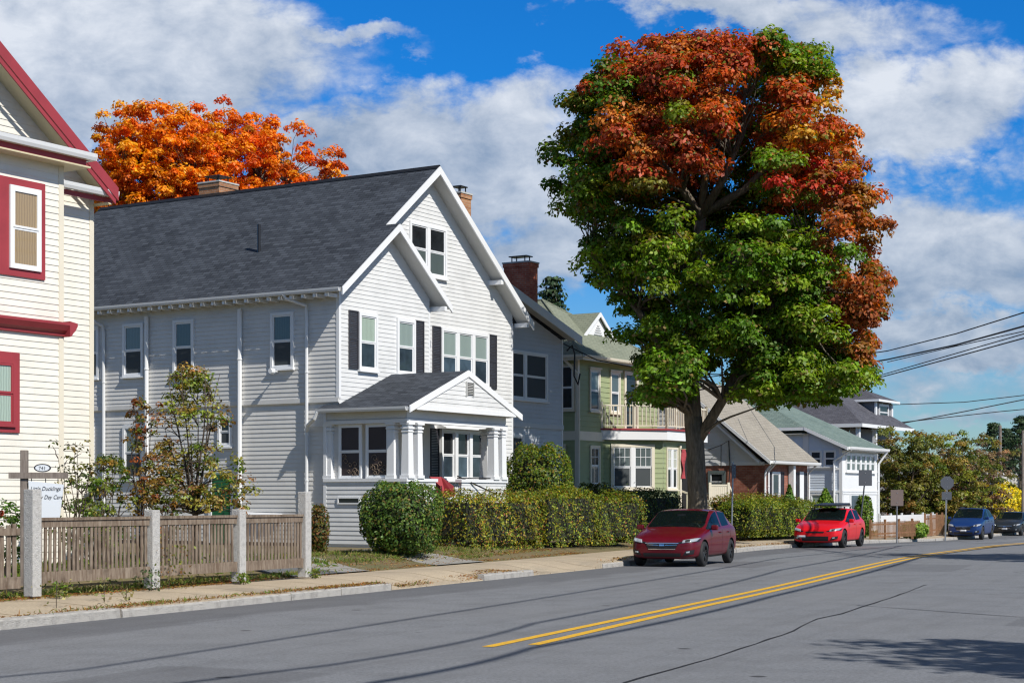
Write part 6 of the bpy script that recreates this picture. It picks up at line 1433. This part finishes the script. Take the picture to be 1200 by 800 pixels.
u = mth('DIVIDE', sx.outputs['X'], fy); vv = mth('DIVIDE', sx.outputs['Z'], fy)
cb = nt.nodes.new('ShaderNodeCombineXYZ'); nt.links.new(u, cb.inputs[0]); nt.links.new(vv, cb.inputs[1]); cb.inputs[2].default_value = 0
sc_ = nt.nodes.new('ShaderNodeMapping'); sc_.inputs['Scale'].default_value = (1, 1.5, 1); nt.links.new(cb.outputs[0], sc_.inputs[0])
def nz(scale, det=6, r=.6, dist=0, off=0):
    n = N_(nt, 'ShaderNodeTexNoise', Scale=scale, Detail=det, Roughness=r, Distortion=dist)
    mp = nt.nodes.new('ShaderNodeMapping'); mp.inputs['Location'].default_value = (off, off*.7, 0); nt.links.new(sc_.outputs[0], mp.inputs[0]); nt.links.new(mp.outputs[0], n.inputs['Vector']); return n.outputs['Fac']
n1, n2, n3 = nz(9, 8, .58), nz(26, 8, .62, .2, 3), nz(5, 3, .5, 0, 9)
du = mth('MULTIPLY', mth('SUBTRACT', n1, .5), .16); dv = mth('MULTIPLY', mth('SUBTRACT', nz(11, 7, .6, 0, 17), .5), .10)
uu = mth('ADD', u, du); vw = mth('ADD', vv, dv)
# clouds: (px, py, rx, ry, weight) as the sky shows them, in units of direction
CL = [(1130,492,130,16,.75),(1010,478,60,14,.5),(90,70,300,105,1.15),(250,120,130,90,.6),(400,40,110,20,.75),(520,190,170,95,1.15),(600,130,95,48,.8),(640,280,110,80,.9),(420,190,70,60,.5),(560,320,130,60,.7),(830,12,150,32,1.0),(1000,25,150,45,.7),(1080,120,120,85,1.1),(1190,180,60,60,.5),(1100,290,130,75,1.1),(1130,400,150,38,1.0),(1060,450,110,26,.6),(1190,455,60,20,.5),(1200,290,50,90,.5),(-150,150,160,140,1),(1400,200,200,100,1),(1300,430,120,40,.8),(50,300,80,30,.5),(330,330,250,25,.5),(700,-150,300,60,1),(200,-250,300,100,1),(1200,-200,200,80,1)]
tot = None; shd = None
for p, q, rx, ry, wt in CL:
    a = mth('DIVIDE', mth('SUBTRACT', uu, (p-600)/2000), rx/2000); b = mth('DIVIDE', mth('SUBTRACT', vw, (585-q)/2000), ry/2000)
    r2 = mth('ADD', mth('MULTIPLY', a, a), mth('MULTIPLY', b, b)); g_ = mth('MULTIPLY', mth('MAXIMUM', mth('SUBTRACT', 1, mth('MULTIPLY', r2, .5)), 0), wt)
    tot = g_ if tot is None else mth('MAXIMUM', tot, g_)
    sb_ = mth('MULTIPLY', g_, b); shd = sb_ if shd is None else mth('ADD', shd, sb_)
dens = mth('ADD', tot, mth('MULTIPLY', mth('SUBTRACT', n2, .5), .85)); dens = mth('ADD', dens, mth('MULTIPLY', mth('SUBTRACT', n1, .5), .9))
mr = nt.nodes.new('ShaderNodeMapRange'); mr.interpolation_type = 'SMOOTHSTEP'; mr.inputs[1].default_value = .30; mr.inputs[2].default_value = .80; nt.links.new(dens, mr.inputs[0])
up = nt.nodes.new('ShaderNodeMapRange'); up.inputs[1].default_value = -.02; up.inputs[2].default_value = .02; nt.links.new(sx.outputs['Z'], up.inputs[0])
fr = nt.nodes.new('ShaderNodeMapRange'); fr.inputs[1].default_value = .1; fr.inputs[2].default_value = .5; nt.links.new(sx.outputs['Y'], fr.inputs[0])
bkn = N_(nt, 'ShaderNodeTexNoise', Scale=3.0, Detail=6.0, Roughness=.55); nt.links.new(tc.outputs['Generated'], bkn.inputs['Vector']); bks = nt.nodes.new('ShaderNodeMapRange'); bks.inputs[1].default_value = .45; bks.inputs[2].default_value = .6; nt.links.new(bkn.outputs['Fac'], bks.inputs[0])
cov = mth('MULTIPLY', mth('MULTIPLY', mth('MULTIPLY', mr.outputs[0], up.outputs[0]), fr.outputs[0]), .93)
lightv = mth('ADD', mth('MULTIPLY', shd, .30), mth('ADD', mth('MULTIPLY', mth('SUBTRACT', n2, .5), 2.1), mth('MULTIPLY', mth('SUBTRACT', n3, .5), 2.0)))
lr = nt.nodes.new('ShaderNodeMapRange'); lr.inputs[1].default_value = -.55; lr.inputs[2].default_value = .65; nt.links.new(lightv, lr.inputs[0])
STR = .11
ccol = mixc(nt, lr.outputs[0], tuple(x/STR for x in (.27,.36,.50)), tuple(x/STR for x in (.80,.84,.90)))
hz = nt.nodes.new('ShaderNodeMapRange'); hz.inputs[1].default_value = .02; hz.inputs[2].default_value = .20; nt.links.new(sx.outputs['Z'], hz.inputs[0])
skyc = mixc(nt, 1, st.outputs[0], mixc(nt, hz.outputs[0], (.52,.70,.84), (.06,.58,1.18)), 'MULTIPLY')
el = nt.nodes.new('ShaderNodeMapRange'); el.inputs[1].default_value = .30; el.inputs[2].default_value = .6; nt.links.new(sx.outputs['Z'], el.inputs[0])
skyc = mixc(nt, el.outputs[0], skyc, mixc(nt, 1, st.outputs[0], (.42,.42,.40), 'MULTIPLY'))  # sky above the view dimmed and greyed to cut fill light
cov = mth('ADD', cov, mth('MULTIPLY', mth('MULTIPLY', mth('SUBTRACT', 1, fr.outputs[0]), bks.outputs[0]), .4))  # unseen clouds behind the camera, added for neutral fill light
fin_ = mixc(nt, cov, skyc, ccol); nt.links.new(fin_, bg.inputs[0]); bg.inputs[1].default_value = STR

cam = bpy.data.cameras.new('camera'); co = bpy.data.objects.new('camera', cam); COL.objects.link(co); co.location = (0,0,1.75); co.rotation_euler = (R(90),0,0)
cam.sensor_width = 36; cam.lens = 60; cam.shift_y = 185/1200; cam.clip_end = 9000; cam.clip_start = .1; scene.camera = co
scene.render.engine = 'CYCLES'; cy = scene.cycles; cy.use_denoising = True; cy.pixel_filter_type = 'BLACKMAN_HARRIS'; cy.filter_width = 1.25; cy.max_bounces = 6; cy.diffuse_bounces = 3; cy.glossy_bounces = 3; cy.transmission_bounces = 3; cy.transparent_max_bounces = 4; cy.caustics_reflective = False; cy.caustics_refractive = False
cy.use_adaptive_sampling = True; cy.adaptive_threshold = .01; cy.sample_clamp_indirect = 6
try: cy.denoiser = 'OPENIMAGEDENOISE'; cy.denoising_prefilter = 'ACCURATE'
except Exception: pass
vs_ = scene.view_settings; vs_.view_transform = 'Standard'; vs_.look = 'None'; vs_.gamma = 1; vs_.exposure = 0
for o_ in bpy.data.objects:
    if 'zb' in o_: del o_['zb']
